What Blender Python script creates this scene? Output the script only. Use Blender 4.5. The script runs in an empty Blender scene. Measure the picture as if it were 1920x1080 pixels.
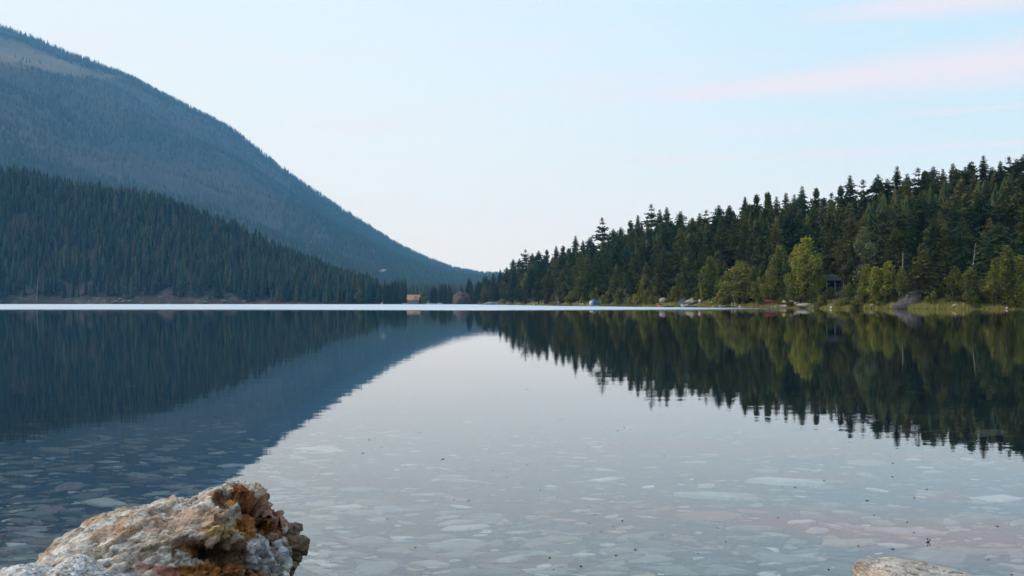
import bpy, math, random
import numpy as np
from mathutils import Vector, Matrix

# ------------------------------------------------------------------ camera, sky, sun, exposure
SC = bpy.context.scene
F = 2400.0            # focal length in photo pixels (photo is 1920 wide)
EYE = 1.1             # camera height over the water
HORIZON = 568.0       # photo row of the horizon

cam_d = bpy.data.cameras.new('camera'); cam = bpy.data.objects.new('camera', cam_d)
SC.collection.objects.link(cam)
cam.location = (0, 0, EYE); cam.rotation_euler = (math.radians(90), 0, 0)
cam_d.sensor_width = 36.0; cam_d.lens = 36.0 * F / 1920.0
cam_d.shift_y = (HORIZON - 540.0) / 1920.0
cam_d.clip_start = 0.05; cam_d.clip_end = 30000
SC.camera = cam
SC.view_settings.view_transform = 'Standard'; SC.view_settings.look = 'None'
SC.view_settings.exposure = 0.0; SC.view_settings.gamma = 1.0
SC.render.engine = 'CYCLES'
SC.cycles.max_bounces = 6; SC.cycles.transparent_max_bounces = 12; SC.cycles.volume_bounces = 2
SC.cycles.use_denoising = True

SUN_EL, SUN_AZ = 34.0, -80.0       # degrees; azimuth from +Y towards +X

class NT:
    """tiny helper to write node graphs"""
    def __init__(s, tree): s.t = tree
    def n(s, kind, **kw):
        nd = s.t.nodes.new(kind)
        for k, v in kw.items(): setattr(nd, k, v)
        return nd
    def l(s, a, b): s.t.links.new(a, b)
    def put(s, sock, v):
        if isinstance(v, bpy.types.NodeSocket): s.l(v, sock)
        elif isinstance(v, (tuple, list)) and len(v) == 3 and sock.type == 'RGBA': sock.default_value = (*v, 1)
        else: sock.default_value = v
    def m(s, op, a, b=None, c=None, clamp=False):
        nd = s.n('ShaderNodeMath', operation=op); nd.use_clamp = clamp
        s.put(nd.inputs[0], a)
        if b is not None: s.put(nd.inputs[1], b)
        if c is not None: s.put(nd.inputs[2], c)
        return nd.outputs[0]
    def step(s, x, lo, hi, a=0.0, b=1.0):
        nd = s.n('ShaderNodeMapRange', interpolation_type='SMOOTHSTEP')
        s.put(nd.inputs[0], x)
        for i, v in enumerate((lo, hi, a, b)): s.put(nd.inputs[i+1], v)
        return nd.outputs[0]
    def mix(s, f, a, b, blend='MIX'):
        nd = s.n('ShaderNodeMix', data_type='RGBA', blend_type=blend)
        s.put(nd.inputs[0], f); s.put(nd.inputs[6], a); s.put(nd.inputs[7], b)
        return nd.outputs[2]
    def noise(s, vec, scale, detail=3, rough=.5, dist=0.0):
        nd = s.n('ShaderNodeTexNoise'); s.put(nd.inputs['Vector'], vec)
        nd.inputs['Scale'].default_value = scale; nd.inputs['Detail'].default_value = detail
        nd.inputs['Roughness'].default_value = rough; nd.inputs['Distortion'].default_value = dist
        return nd.outputs['Fac']
    def vmul(s, vec, k):
        nd = s.n('ShaderNodeVectorMath', operation='MULTIPLY'); s.put(nd.inputs[0], vec); nd.inputs[1].default_value = k
        return nd.outputs[0]

def build_world():
    w = bpy.data.worlds.new('World'); SC.world = w; w.use_nodes = True
    w.node_tree.nodes.clear(); g = NT(w.node_tree)
    sky = g.n('ShaderNodeTexSky', sky_type='NISHITA'); sky.sun_disc = False
    sky.sun_elevation = math.radians(SUN_EL); sky.sun_rotation = math.radians(SUN_AZ)
    sky.air_density = 1.0; sky.dust_density = 3.0; sky.ozone_density = 1.5
    bg = g.n('ShaderNodeBackground'); bg.inputs[1].default_value = 0.12
    tc = g.n('ShaderNodeTexCoord'); sep = g.n('ShaderNodeSeparateXYZ'); g.l(tc.outputs['Generated'], sep.inputs[0])
    x, y, z = sep.outputs
    az = g.m('ARCTAN2', x, y); el = g.m('ARCSINE', z)
    # thin high overcast veil: pinkish white low, pale blue above; brighter towards the sun
    veil = g.n('ShaderNodeValToRGB'); g.l(g.m('MULTIPLY', el, 2.2, clamp=True), veil.inputs[0])
    cr = veil.color_ramp
    cr.elements[0].position = 0.0; cr.elements[0].color = (8.05, 7.95, 8.35, 1)
    cr.elements[1].position = 1.0; cr.elements[1].color = (5.4, 7.0, 8.9, 1)
    for p, c in ((0.12, (7.6, 7.9, 8.5)), (0.22, (7.1, 8.2, 9.1)), (0.36, (6.7, 8.3, 9.7)), (0.52, (6.0, 8.0, 9.9))):
        e = cr.elements.new(p); e.color = (*c, 1)
    side = g.step(az, -0.35, 0.42)            # 0 sun side .. 1 right
    col = g.mix(side, g.mix(.55, veil.outputs[0], (9.0, 9.4, 9.7)), veil.outputs[0])
    upright = g.m('MULTIPLY', g.step(az, 0.0, 0.4), g.step(el, 0.06, 0.17))
    col = g.mix(g.m('MULTIPLY', upright, .55), col, (5.2, 7.5, 9.6))
    # streaky pink cirrus
    cv = g.n('ShaderNodeCombineXYZ'); g.put(cv.inputs[0], g.m('MULTIPLY', az, 3.0)); g.put(cv.inputs[1], g.m('MULTIPLY_ADD', az, -2.0, g.m('MULTIPLY', el, 34.0)))
    nz = g.noise(cv.outputs[0], 1.4, 5, .55, .3)
    fine = g.m('SUBTRACT', nz, .5)
    def streak(az0, el0, slope, t0, t1, az1, fade=.06):
        line = g.m('MULTIPLY_ADD', g.m('SUBTRACT', az, az0), slope, el0)
        d = g.m('SUBTRACT', el, g.m('MULTIPLY_ADD', fine, .018, line))
        t = g.step(az, az0, az1, t0, t1)
        r = g.m('DIVIDE', g.m('ABSOLUTE', d), t)
        body = g.step(r, .15, 1.4, 1.0, 0.0)
        return g.m('MULTIPLY', body, g.step(az, az0 - fade, az0 + fade))
    s1 = streak(.11, .160, .060, .008, .0195, .40, .13)
    s2 = streak(.25, .216, .05, .009, .016, .40, .07)
    s3 = g.m('MULTIPLY', streak(.07, .110, .02, .003, .003, .3, .05), .45)
    s4 = g.m('MULTIPLY', streak(.30, .141, .03, .003, .003, .4, .04), .5)
    s5 = g.m('MULTIPLY', g.step(nz, .50, .72), .42)
    c = g.m('MAXIMUM', g.m('MAXIMUM', s1, s2), g.m('MAXIMUM', g.m('MAXIMUM', s3, s4), s5))
    col = g.mix(g.m('MULTIPLY', c, .92), col, (8.3, 7.6, 8.3))
    out = g.n('ShaderNodeOutputWorld')
    fin = g.mix(.90, sky.outputs[0], g.mix(1.0, col, (.93,1.02,1.12), 'MULTIPLY'))
    g.l(fin, bg.inputs[0]); g.l(bg.outputs[0], out.inputs[0])
build_world()

sun_d = bpy.data.lights.new('sun', 'SUN'); sun = bpy.data.objects.new('sun', sun_d); SC.collection.objects.link(sun)
sun_d.energy = 2.1; sun_d.angle = math.radians(9); sun_d.color = (1.0, .88, .74)
_a, _e = math.radians(SUN_AZ), math.radians(SUN_EL)
_sd = Vector((math.sin(_a)*math.cos(_e), math.cos(_a)*math.cos(_e), math.sin(_e)))
sun.rotation_euler = _sd.to_track_quat('Z', 'Y').to_euler()
sun.location = (-50, 30, 60)

# ------------------------------------------------------------------ generic helpers
rng = np.random.default_rng(11); random.seed(5)
def tag(o, label=None, cat=None, group=None, kind=None):
    if label: o['label'] = label
    if cat: o['category'] = cat
    if group: o['group'] = group
    if kind: o['kind'] = kind
    return o
def empty(name, loc, rz=0.0):
    o = bpy.data.objects.new(name, None); SC.collection.objects.link(o)
    o.location = loc; o.rotation_euler = (0, 0, rz); o.empty_display_size = .2
    return o
def mesh_np(name, V, Fc, mat=None, parent=None, smooth=False, link=True, colors=None):
    """V (n,3); Fc = list of (m,k) int arrays"""
    V = np.asarray(V, dtype=np.float32)
    if not isinstance(Fc, list): Fc = [Fc]
    Fc = [np.asarray(f, dtype=np.int32) for f in Fc if len(f)]
    me = bpy.data.meshes.new(name)
    me.vertices.add(len(V)); me.vertices.foreach_set('co', V.ravel())
    li = np.concatenate([f.ravel() for f in Fc]); cnt = np.concatenate([np.full(len(f), f.shape[1], np.int32) for f in Fc])
    st = np.concatenate([[0], np.cumsum(cnt)[:-1]]).astype(np.int32)
    me.loops.add(len(li)); me.loops.foreach_set('vertex_index', li)
    me.polygons.add(len(cnt)); me.polygons.foreach_set('loop_start', st)
    me.update(calc_edges=True); me.validate()
    if smooth: me.polygons.foreach_set('use_smooth', np.ones(len(me.polygons), bool))
    if colors is not None:
        at = me.color_attributes.new('tint', 'FLOAT_COLOR', 'POINT')
        c = np.ones((len(V), 4), np.float32); c[:, :3] = colors; at.data.foreach_set('color', c.ravel())
    if mat: me.materials.append(mat)
    o = bpy.data.objects.new(name, me)
    if link: SC.collection.objects.link(o)
    if parent: o.parent = parent
    return o
class MB:
    """collects boxes, tubes and lofts into one mesh"""
    def __init__(s): s.v = []; s.f = []
    def add(s, vs, fs):
        k = len(s.v); s.v += [tuple(v) for v in vs]; s.f += [tuple(i + k for i in f) for f in fs]; return s
    def box(s, x0, x1, y0, y1, z0, z1):
        vs = [(x, y, z) for z in (z0, z1) for y in (y0, y1) for x in (x0, x1)]
        return s.add(vs, [(0,2,3,1),(4,5,7,6),(0,1,5,4),(2,6,7,3),(0,4,6,2),(1,3,7,5)])
    def tube(s, pts, rad, seg=7):
        pts = [Vector(p) for p in pts]; n = len(pts)
        if not hasattr(rad, '__len__'): rad = [rad]*n
        vs = []; fs = []
        for i, p in enumerate(pts):
            d = (pts[min(i+1, n-1)] - pts[max(i-1, 0)]).normalized()
            a = d.cross(Vector((.3, .9, .2))).normalized(); b = d.cross(a)
            for k in range(seg):
                t = 2*math.pi*k/seg; vs.append(p + (a*math.cos(t) + b*math.sin(t))*rad[i])
        for i in range(n-1):
            for k in range(seg):
                k2 = (k+1) % seg; fs.append((i*seg+k, i*seg+k2, (i+1)*seg+k2, (i+1)*seg+k))
        fs.append(tuple(range(seg))[::-1]); fs.append(tuple((n-1)*seg+k for k in range(seg)))
        return s.add(vs, fs)
    def loft(s, rings, cap=True):
        m = len(rings[0]); vs = [p for r in rings for p in r]; fs = []
        for i in range(len(rings)-1):
            for k in range(m):
                k2 = (k+1) % m; fs.append((i*m+k, i*m+k2, (i+1)*m+k2, (i+1)*m+k))
        if cap: fs.append(tuple(range(m))[::-1]); fs.append(tuple((len(rings)-1)*m+k for k in range(m)))
        return s.add(vs, fs)
    def ball(s, c, r, n=10, sq=(1,1,1)):
        rings = []
        for i in range(1, n):
            t = math.pi*i/n
            rings.append([(c[0]+sq[0]*r*math.sin(t)*math.cos(2*math.pi*k/12), c[1]+sq[1]*r*math.sin(t)*math.sin(2*math.pi*k/12), c[2]-sq[2]*r*math.cos(t)) for k in range(12)])
        return s.loft(rings)
    def build(s, name, mat, parent=None, smooth=False):
        me = bpy.data.meshes.new(name); me.from_pydata(s.v, [], s.f); me.materials.append(mat)
        if smooth: me.polygons.foreach_set('use_smooth', np.ones(len(me.polygons), bool))
        me.update(); o = bpy.data.objects.new(name, me); SC.collection.objects.link(o)
        if parent: o.parent = parent
        return o

def hash3(ix, iy, iz, seed=0):
    h = (ix.astype(np.int64)*374761393 + iy.astype(np.int64)*668265263 + iz.astype(np.int64)*2147483647 + seed*974634777) & 0xffffffff
    h = ((h ^ (h >> 13))*1274126177) & 0xffffffff
    h = ((h ^ (h >> 16))*2246822519) & 0xffffffff
    return ((h ^ (h >> 15)) & 0xffffff) / float(0xffffff)
def vnoise(P, seed=0):
    """value noise, P (n,3) -> (n,) in 0..1"""
    i = np.floor(P).astype(np.int64); f = P - i; f = f*f*(3-2*f); r = 0
    for dx in (0, 1):
        for dy in (0, 1):
            for dz in (0, 1):
                w = (f[:,0] if dx else 1-f[:,0])*(f[:,1] if dy else 1-f[:,1])*(f[:,2] if dz else 1-f[:,2])
                r = r + w*hash3(i[:,0]+dx, i[:,1]+dy, i[:,2]+dz, seed)
    return r
def fbm(P, oct=4, seed=0, gain=.5, ridged=False):
    r = 0; a = 1; t = 0
    for o in range(oct):
        n = vnoise(P*2.03**o + 17.3*o, seed+o)
        if ridged: n = 1-np.abs(2*n-1)
        r = r + a*n; t += a; a *= gain
    return r/t
def voronoi(P, seed=0, jit=.95):
    """returns F1, F2, cell random"""
    i = np.floor(P).astype(np.int64); F1 = np.full(len(P), 9.); F2 = F1.copy(); idr = np.zeros(len(P)); off = np.zeros((len(P),3))
    for dx in (-1,0,1):
        for dy in (-1,0,1):
            for dz in (-1,0,1):
                c = i + [dx,dy,dz]
                j = np.stack([hash3(c[:,0],c[:,1],c[:,2],seed+k) for k in (1,2,3)],1)
                q = c + .5 + (j-.5)*jit; d = np.linalg.norm(P-q,axis=1)
                r = hash3(c[:,0],c[:,1],c[:,2],seed+7)
                n1 = d < F1
                F2 = np.where(n1, F1, np.minimum(F2, d)); idr = np.where(n1, r, idr)
                off = np.where(n1[:,None], P-q, off)
                F1 = np.where(n1, d, F1)
    return F1, F2, idr, off
def sstep(x, a, b):
    t = np.clip((x-a)/(b-a), 0, 1); return t*t*(3-2*t)

# ------------------------------------------------------------------ materials
def mat(name, fn):
    m = bpy.data.materials.new(name); m.use_nodes = True; m.node_tree.nodes.clear()
    g = NT(m.node_tree); out = g.n('ShaderNodeOutputMaterial'); g.out = out
    fn(g); return m
def principled(g, col, rough=.8, spec=.3, normal=None):
    p = g.n('ShaderNodeBsdfPrincipled'); g.put(p.inputs['Base Color'], col); g.put(p.inputs['Roughness'], rough)
    p.inputs['Specular IOR Level'].default_value = spec
    if normal is not None: g.l(normal, p.inputs['Normal'])
    g.l(p.outputs[0], g.out.inputs['Surface']); return p
def bump(g, h, strength=.5, dist=.02):
    b = g.n('ShaderNodeBump'); g.put(b.inputs['Height'], h); b.inputs['Strength'].default_value = strength; b.inputs['Distance'].default_value = dist
    return b.outputs[0]
def objcoord(g): return g.n('ShaderNodeTexCoord').outputs['Object']
def worldpos(g): return g.n('ShaderNodeNewGeometry').outputs['Position']
def simple(name, c1, c2=None, scale=3.0, rough=.7, spec=.3, stretch=(1,1,1), bmp=.3):
    c2 = c2 or tuple(v*.6 for v in c1)
    def f(g):
        v = g.vmul(objcoord(g), stretch); n = g.noise(v, scale, 5, .6)
        principled(g, g.mix(g.step(n, .3, .7), c1, c2), rough, spec, bump(g, n, bmp, .03))
    return mat(name, f)
def foliage(name, c1, c2, vary=.35, scale=.6, trans=.0):
    def f(g):
        oi = g.n('ShaderNodeObjectInfo'); geo = g.n('ShaderNodeNewGeometry')
        n = g.noise(objcoord(g), scale, 4, .6); rnd = oi.outputs['Random']
        c = g.mix(g.step(n, .35, .65), c1, c2)
        isl = geo.outputs['Random Per Island']
        hsv = g.n('ShaderNodeHueSaturation')
        g.put(hsv.inputs['Hue'], g.m('MULTIPLY_ADD', rnd, -.02, .515))
        g.put(hsv.inputs['Saturation'], g.m('MULTIPLY_ADD', isl, .25, .85))
        g.put(hsv.inputs['Value'], g.m('MULTIPLY', g.m('MULTIPLY_ADD', rnd, vary*2, 1-vary), g.m('MULTIPLY_ADD', isl, .9, .55)))
        g.l(c, hsv.inputs['Color'])
        if trans:
            d = g.n('ShaderNodeBsdfDiffuse'); t = g.n('ShaderNodeBsdfTranslucent'); mx = g.n('ShaderNodeMixShader')
            g.l(hsv.outputs[0], d.inputs[0]); g.l(hsv.outputs[0], t.inputs[0]); mx.inputs[0].default_value = trans
            g.l(d.outputs[0], mx.inputs[1]); g.l(t.outputs[0], mx.inputs[2]); g.l(mx.outputs[0], g.out.inputs['Surface'])
        else:
            principled(g, hsv.outputs[0], .75, .15)
    return mat(name, f)
M = {}
M['spruce'] = foliage('spruce_needles', (.054,.066,.016), (.078,.088,.022))
M['fir'] = foliage('fir_needles', (.036,.062,.020), (.056,.082,.026))
M['olive'] = foliage('olive_needles', (.100,.098,.024), (.130,.120,.034))
M['pine'] = foliage('pine_needles', (.074,.078,.018), (.098,.098,.026))
M['brownish'] = foliage('rusty_needles', (.085, .055, .026), (.060, .055, .025))
M['yellow'] = foliage('yellow_green_leaves', (.30,.285,.045), (.22,.235,.045), .22, .5, .35)
M['leaf'] = foliage('green_leaves', (.20,.20,.045), (.135,.155,.038), .25, .5, .3)
M['grey_leaf'] = foliage('grey_green_leaves', (.20, .21, .10), (.15, .17, .08), .2, .5, .3)
M['bark'] = simple('dark_bark', (.05, .038, .028), (.028, .02, .016), 4, .9, .1, (1,1,.2))
M['birch'] = simple('birch_bark', (.55, .53, .48), (.16, .14, .12), 2.5, .8, .2, (1,1,.5))
M['snag'] = simple('weathered_dead_wood', (.34, .31, .28), (.2, .18, .16), 3, .9, .1, (1,1,.15))
M['red'] = simple('faded_red_paint', (.33, .045, .055), (.24, .04, .045), 2, .45, .4)
M['orange'] = simple('orange_plastic', (.62, .13, .03), (.5, .1, .03), 2, .4, .4)
M['lime'] = simple('lime_plastic', (.40, .58, .06), (.32, .48, .06), 2, .4, .4)
M['tan'] = simple('tan_paint', (.55, .42, .26), (.45, .34, .2), 2, .5, .3)
M['white'] = simple('white_paint', (.72, .73, .74), (.55, .57, .6), 2, .45, .4)
M['pink'] = simple('pale_pink_paint', (.62, .38, .38), (.5, .3, .3), 2, .5, .4)
M['yellowp'] = simple('yellow_paint', (.55, .42, .12), (.45, .34, .1), 2, .5, .4)
M['bluecov'] = simple('blue_tarp', (.07, .13, .24), (.1, .19, .3), 3, .6, .3)
M['alu'] = simple('dull_aluminium', (.36, .42, .50), (.26, .32, .40), 3, .45, .5)
M['dark'] = simple('dark_interior', (.02, .02, .022), (.012, .012, .014), 3, .8, .2)
M['wood'] = simple('grey_planks', (.26, .23, .19), (.15, .13, .11), 5, .85, .2, (.4,3,1))
M['palewood'] = simple('pale_planks', (.42, .40, .36), (.3, .28, .25), 5, .85, .2, (.4,3,1))
M['roof'] = simple('orange_brown_roof', (.52, .26, .13), (.42, .21, .11), 1.5, .8, .2, (4,1,1))
M['teal'] = simple('teal_metal_roof', (.08, .40, .40), (.06, .30, .32), 2, .4, .5)
M['wall'] = simple('grey_board_wall', (.20, .20, .22), (.14, .14, .16), 3, .8, .2, (.2,.2,6))
M['oldroof'] = simple('weathered_shingles', (.065,.06,.052), (.04,.038,.034), 6, .9, .1)
M['glass'] = simple('window_glass', (.05, .07, .09), (.08, .1, .13), 1, .08, .8)
M['brush'] = simple('dead_grey_twigs', (.22, .195, .185), (.13, .11, .105), 3, .9, .1)
M['boulder'] = simple('pale_boulder', (.42, .39, .35), (.26, .24, .22), 2.2, .85, .2)
M['earth'] = simple('red_brown_earth', (.13, .075, .05), (.08, .055, .04), .5, .95, .1)
M['greyrock'] = simple('grey_lichen_rock', (.16, .18, .17), (.09, .105, .10), .35, .9, .15)
M['speck'] = simple('dark_speck', (.03, .025, .02), (.05, .04, .03), 50, .9, .1)
M['steel'] = simple('galvanised_post', (.5, .5, .5), (.35, .35, .36), 5, .5, .5)

def m_tinted(name, rough=.9, scale=.3, amt=.35, bmp=.4, bd=.3):
    def f(g):
        at = g.n('ShaderNodeAttribute', attribute_name='tint')
        n = g.noise(worldpos(g), scale, 6, .65)
        principled(g, g.mix(1.0, at.outputs[0], g.mix(n, (1-amt,)*3, (1+amt,)*3), 'MULTIPLY'), rough, .1, bump(g, n, bmp, bd))
    return mat(name, f)
M['ground'] = m_tinted('hillside_ground', .95, .25)
M['farground'] = m_tinted('mountain_ground', .95, .012, .35, .8, 8)
M['forest'] = m_tinted('forest_foliage', .85, .5, .2, 0, .1)
M['grass'] = m_tinted('shore_grass_blades', .8, .4, .25, 0, .1)

# ------------------------------------------------------------------ lay of the land
def th(px): return math.degrees(math.atan((px-960)/F))
def arr(lst): return np.array([a[0] for a in lst], float), np.array([a[1] for a in lst], float)
_sh = [(0,1257),(500,1100),(750,1015),(880,943),(940,754),(1050,480),(1240,338),(1400,290),(1560,251),(1740,230),(1920,220)]
SH_T, SH_R = arr([(-180,2.5),(-110,5),(-90,20),(-75,150),(-60,480),(-45,900),(-32,1200)] + [(th(p), y/math.cos(math.radians(th(p)))) for p, y in _sh] + [(30,205),(45,150),(60,100),(75,40),(90,12),(110,5),(180,2.5)])
def shore(t): return 1/np.interp(t, SH_T, 1/SH_R)
SKY_R = [(895,525),(912,515),(938,507),(962,487),(985,470),(1010,471),(1043,463),(1079,447),(1106,445),(1128,425),(1152,428),(1182,413),(1196,404),(1237,394),(1276,396),(1312,402),(1350,384),(1397,369),(1439,360),(1474,362),(1504,352),(1530,352),(1559,362),(1594,332),(1620,338),(1647,328),(1682,316),(1722,317),(1787,308),(1844,296),(1892,296),(1935,288),(2100,270)]
SKY_L = [(-400,270),(-100,292),(0,302),(60,314),(130,332),(200,346),(300,356),(330,372),(400,397),(440,407),(480,432),(530,457),(560,470),(600,482),(640,502),(680,512),(705,520),(722,555)]
SKY_M = [(-500,-160),(-200,-40),(0,42),(60,62),(130,92),(200,118),(240,133),(300,166),(350,191),(390,210),(440,238),(500,286),(560,332),(600,358),(650,392),(700,423),(750,455),(800,479),(850,498),(900,508),(940,510),(1000,520),(1200,545),(1500,550),(2000,545)]
def sky_r(p): return np.interp(p, *arr(SKY_R))
def sky_l(p): return np.interp(p, *arr(SKY_L))
def sky_m(p): return np.interp(p, *arr(SKY_M))
# first ridge: distance and ground height
R1 = []
for p, Y in ((-400,1500),(0,1500),(300,1420),(560,1280),(640,1200),(700,1130)):
    R1.append((th(p), Y/math.cos(math.radians(th(p))), EYE+(568-sky_l(p))/F*Y-13))
for p, Y, h in ((728,1120,2.2),(890,1090,2.5)): R1.append((th(p), Y, h))
for p, Y in ((905,960),(940,860),(1050,590),(1240,440),(1400,385),(1560,350),(1740,335),(1920,325),(2100,320)):
    R1.append((th(p), Y/math.cos(math.radians(th(p))), EYE+(568-sky_r(p))/F*Y-15.5))
R1 = [(-180,60,6),(-110,70,8),(-80,500,60),(-50,1300,120)] + R1 + [(45,300,30),(60,220,22),(80,160,14),(110,70,8),(180,60,6)]
R1T, R1R = arr([(a,b) for a,b,c in R1]); _, R1H = arr([(a,c) for a,b,c in R1])
RM = 6200.0
_r2 = [(th(p), EYE+(568-sky_m(p))/F*RM-(22 if p < 950 else 0)) for p in (-500,-200,0,60,130,200,240,300,350,390,440,500,560,600,650,700,750,800,850,900,940,1000,1200,1500,2000)]
R2T, R2H = arr([(-180,40),(-110,60),(-70,300)] + _r2 + [(60,40),(180,40)])
def ridge1(t): return np.interp(t, R1T, R1R), np.interp(t, R1T, R1H)
def ridge2(t):
    r = RM/np.maximum(np.cos(np.radians(t)), .8); return r, np.interp(t, R2T, R2H)
BED_R = np.array([0,3,6,10,14,20,30,60,150,400]); BED_Z = np.array([-.10,-.11,-.17,-.24,-.34,-.62,-1.6,-4,-6,-8])
def height(t, r):
    t = np.asarray(t, float); r = np.asarray(r, float)
    rs = shore(t); r1, h1 = ridge1(t); r2, h2 = ridge2(t); rb = np.maximum(2300, r1+600)
    X = r*np.sin(np.radians(t)); Y = r*np.cos(np.radians(t))
    P = np.stack([X, Y, np.zeros_like(X)], -1).reshape(-1,3)
    n1 = (fbm(P/40, 4, 3)-.5).reshape(X.shape); n2 = (fbm(P/520, 5, 9)-.5).reshape(X.shape)
    bed = np.maximum(np.interp(r, BED_R, BED_Z), -(rs-r)*.06 - .02)
    f = np.clip((r-rs)/(r1-rs), 0, 1); nearz = h1*(f**1.05*.9+.1*np.sqrt(f)) + n1*sstep(f,0.02,.4)*np.where(t<th(715), 14, 3.0)*(1-.7*sstep(f,.7,1)) 
    nearz = np.maximum(nearz, np.minimum(.25, (r-rs)*.12))
    g = np.clip((r-r1)/(rb-r1), 0, 1); hb = np.minimum(h1*.55+10, h1*.8+14); midz = h1 + (hb-h1)*sstep(g,0,1)
    k = np.clip((r-rb)/(r2-rb), 0, 1)
    farz = hb + (h2-hb)*(k**.92) + n2*190*sstep(k,0,.3)*(1-sstep(k,.8,1))*np.clip(h2/800,0,1)
    e = np.clip((r-r2)/3500, 0, 1); backz = h2*(1-.8*sstep(e,0,1))
    return np.where(r<=rs, bed, np.where(r<=r1, nearz, np.where(r<=rb, midz, np.where(r<=r2, farz, backz))))
def pol(t, r): return r*np.sin(np.radians(t)), r*np.cos(np.radians(t))
def ground_at(x, y):
    return float(height(np.array([math.degrees(math.atan2(x, y))]), np.array([math.hypot(x, y)]))[0])
def project(x, y, z): return 960+F*x/y, HORIZON-F*(z-EYE)/y
def hit(px, py, back=0.0):
    """where the line of sight through photo pixel (px, py) meets the ground beyond the shore"""
    t = th(px); c = math.cos(math.radians(t)); rs = float(shore(t)); r1 = float(ridge1(t)[0])
    rr = np.linspace(rs+.05, r1, 500); zz = height(np.full(500, t), rr); pj = HORIZON-F*(zz-EYE)/(rr*c)
    w = np.where(pj <= py)[0]; r = rr[w[0]] if len(w) else r1
    r += back; x, y = pol(t, r); return Vector((float(x), float(y), ground_at(float(x), float(y))))
def mpp(p): return p.y/F          # metres per photo pixel at a point

# ------------------------------------------------------------------ ground sheets
angs = np.unique(np.concatenate([np.arange(-180,-32,3.0), np.arange(-32,-24,.4), np.arange(-24,24.01,.1), np.arange(24.4,32,.4), np.arange(33,180.1,3.0)]))
def sheet(name, r_of, nrad, mat_, colfn, power=1.0):
    T, K = np.meshgrid(angs, np.linspace(0,1,nrad)**power)
    a, b = r_of(T); R = a + (b-a)*K
    Z = height(T, np.clip(R, 1e-3, None)); X, Y = pol(T, R)
    n, m = R.shape; V = np.stack([X, Y, Z], -1).reshape(-1,3)
    I = np.arange(n*m).reshape(n, m)
    Fq = np.stack([I[:-1,:-1], I[:-1,1:], I[1:,1:], I[1:,:-1]], -1).reshape(-1,4)
    o = mesh_np(name, V, Fq[:, ::-1], mat_, smooth=True, colors=colfn(T, R, X, Y, Z).reshape(-1,3) if colfn else None)
    tag(o, kind='structure'); return o
def col_near(T, R, X, Y, Z):
    P = np.stack([X, Y, Z], -1).reshape(-1,3); n = fbm(P/25, 4, 31).reshape(X.shape); n2 = fbm(P/6, 3, 41).reshape(X.shape)
    px = 960+F*np.tan(np.radians(np.clip(T,-60,60)))
    soil = np.array([.045,.042,.030]); grass = np.array([.12,.13,.035]); red = np.array([.040,.034,.026]); rock = np.array([.10,.09,.085])
    right = (px > 880)[...,None]
    f = np.clip(sstep(Z, .8, 2.2)+sstep(n,.42,.6),0,1)[...,None]; soil2 = np.array([.045,.038,.026])
    cr = grass*(1-f)+soil2*f
    low = (1-sstep(Z, 10, 60))[...,None]
    cl = soil*(1-low)+red*low; g = (sstep(n2,.56,.66))[...,None]*low*.8; cl = cl*(1-g)+rock*g
    return np.where(right, cr, cl)
def col_far(T, R, X, Y, Z):
    P = np.stack([X, Y, Z*2], -1).reshape(-1,3); n = fbm(P/450, 5, 51).reshape(X.shape)[...,None]
    px = 960+F*X/np.maximum(Y,1); py = HORIZON-F*(Z-EYE)/np.maximum(Y,1)
    base = np.array([.078,.076,.080])*(1-n)+np.array([.045,.062,.050])*n
    # dry open meadow high on the shoulder
    d = np.interp(px, [-200,0,60,120,180,240],[38,70,90,115,138,146]); w = np.interp(px,[-200,0,100,180,240],[75,62,42,14,2])
    mk = (sstep(py, d-4, d+3)*(1-sstep(py, d+w*.6, d+w))*(px<235))[...,None]*.85*np.clip(n*2.2-.3,.3,1)
    c = base*(1-mk)+np.array([.17,.145,.10])*mk
    low = (1-sstep(px, 600, 900))[...,None]*0+1
    return c*low
bed_mat = None
def bedf(g):
    p = worldpos(g); sp = g.n('ShaderNodeSeparateXYZ'); g.l(p, sp.inputs[0])
    v = g.n('ShaderNodeTexVoronoi', feature='F1'); g.put(v.inputs['Vector'], g.vmul(p, (1.0,1.6,0))); v.inputs['Scale'].default_value = 6.5
    ve = g.n('ShaderNodeTexVoronoi', feature='DISTANCE_TO_EDGE'); g.put(ve.inputs['Vector'], g.vmul(p, (1.0,1.6,0))); ve.inputs['Scale'].default_value = 6.5
    r = g.n('ShaderNodeSeparateColor'); g.l(v.outputs['Color'], r.inputs[0])
    c = g.mix(g.step(r.outputs[0], .35, .9), (.012,.024,.040), (.040,.044,.048))
    c = g.mix(g.step(r.outputs[1], .7, .95), c, (.045,.032,.032))
    c = g.mix(g.step(ve.outputs[0], .02, .07), (.008,.014,.022), c)
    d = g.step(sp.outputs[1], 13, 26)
    c = g.mix(d, c, (.014,.030,.042))  # far bed fades to dark silt, painted in place of light absorbed by depth
    n = g.noise(p, 30, 4, .6)
    principled(g, c, .9, .1, bump(g, g.m('MULTIPLY_ADD', n, .3, ve.outputs[0]), .6, .03))
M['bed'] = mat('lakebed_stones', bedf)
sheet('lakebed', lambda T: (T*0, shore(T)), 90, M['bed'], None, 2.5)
sheet('ground', lambda T: (shore(T), ridge1(T)[0]), 70, M['ground'], col_near, 1.3)
sheet('mountain', lambda T: (ridge1(T)[0], ridge2(T)[0]+2600), 150, M['farground'], col_far)

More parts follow.
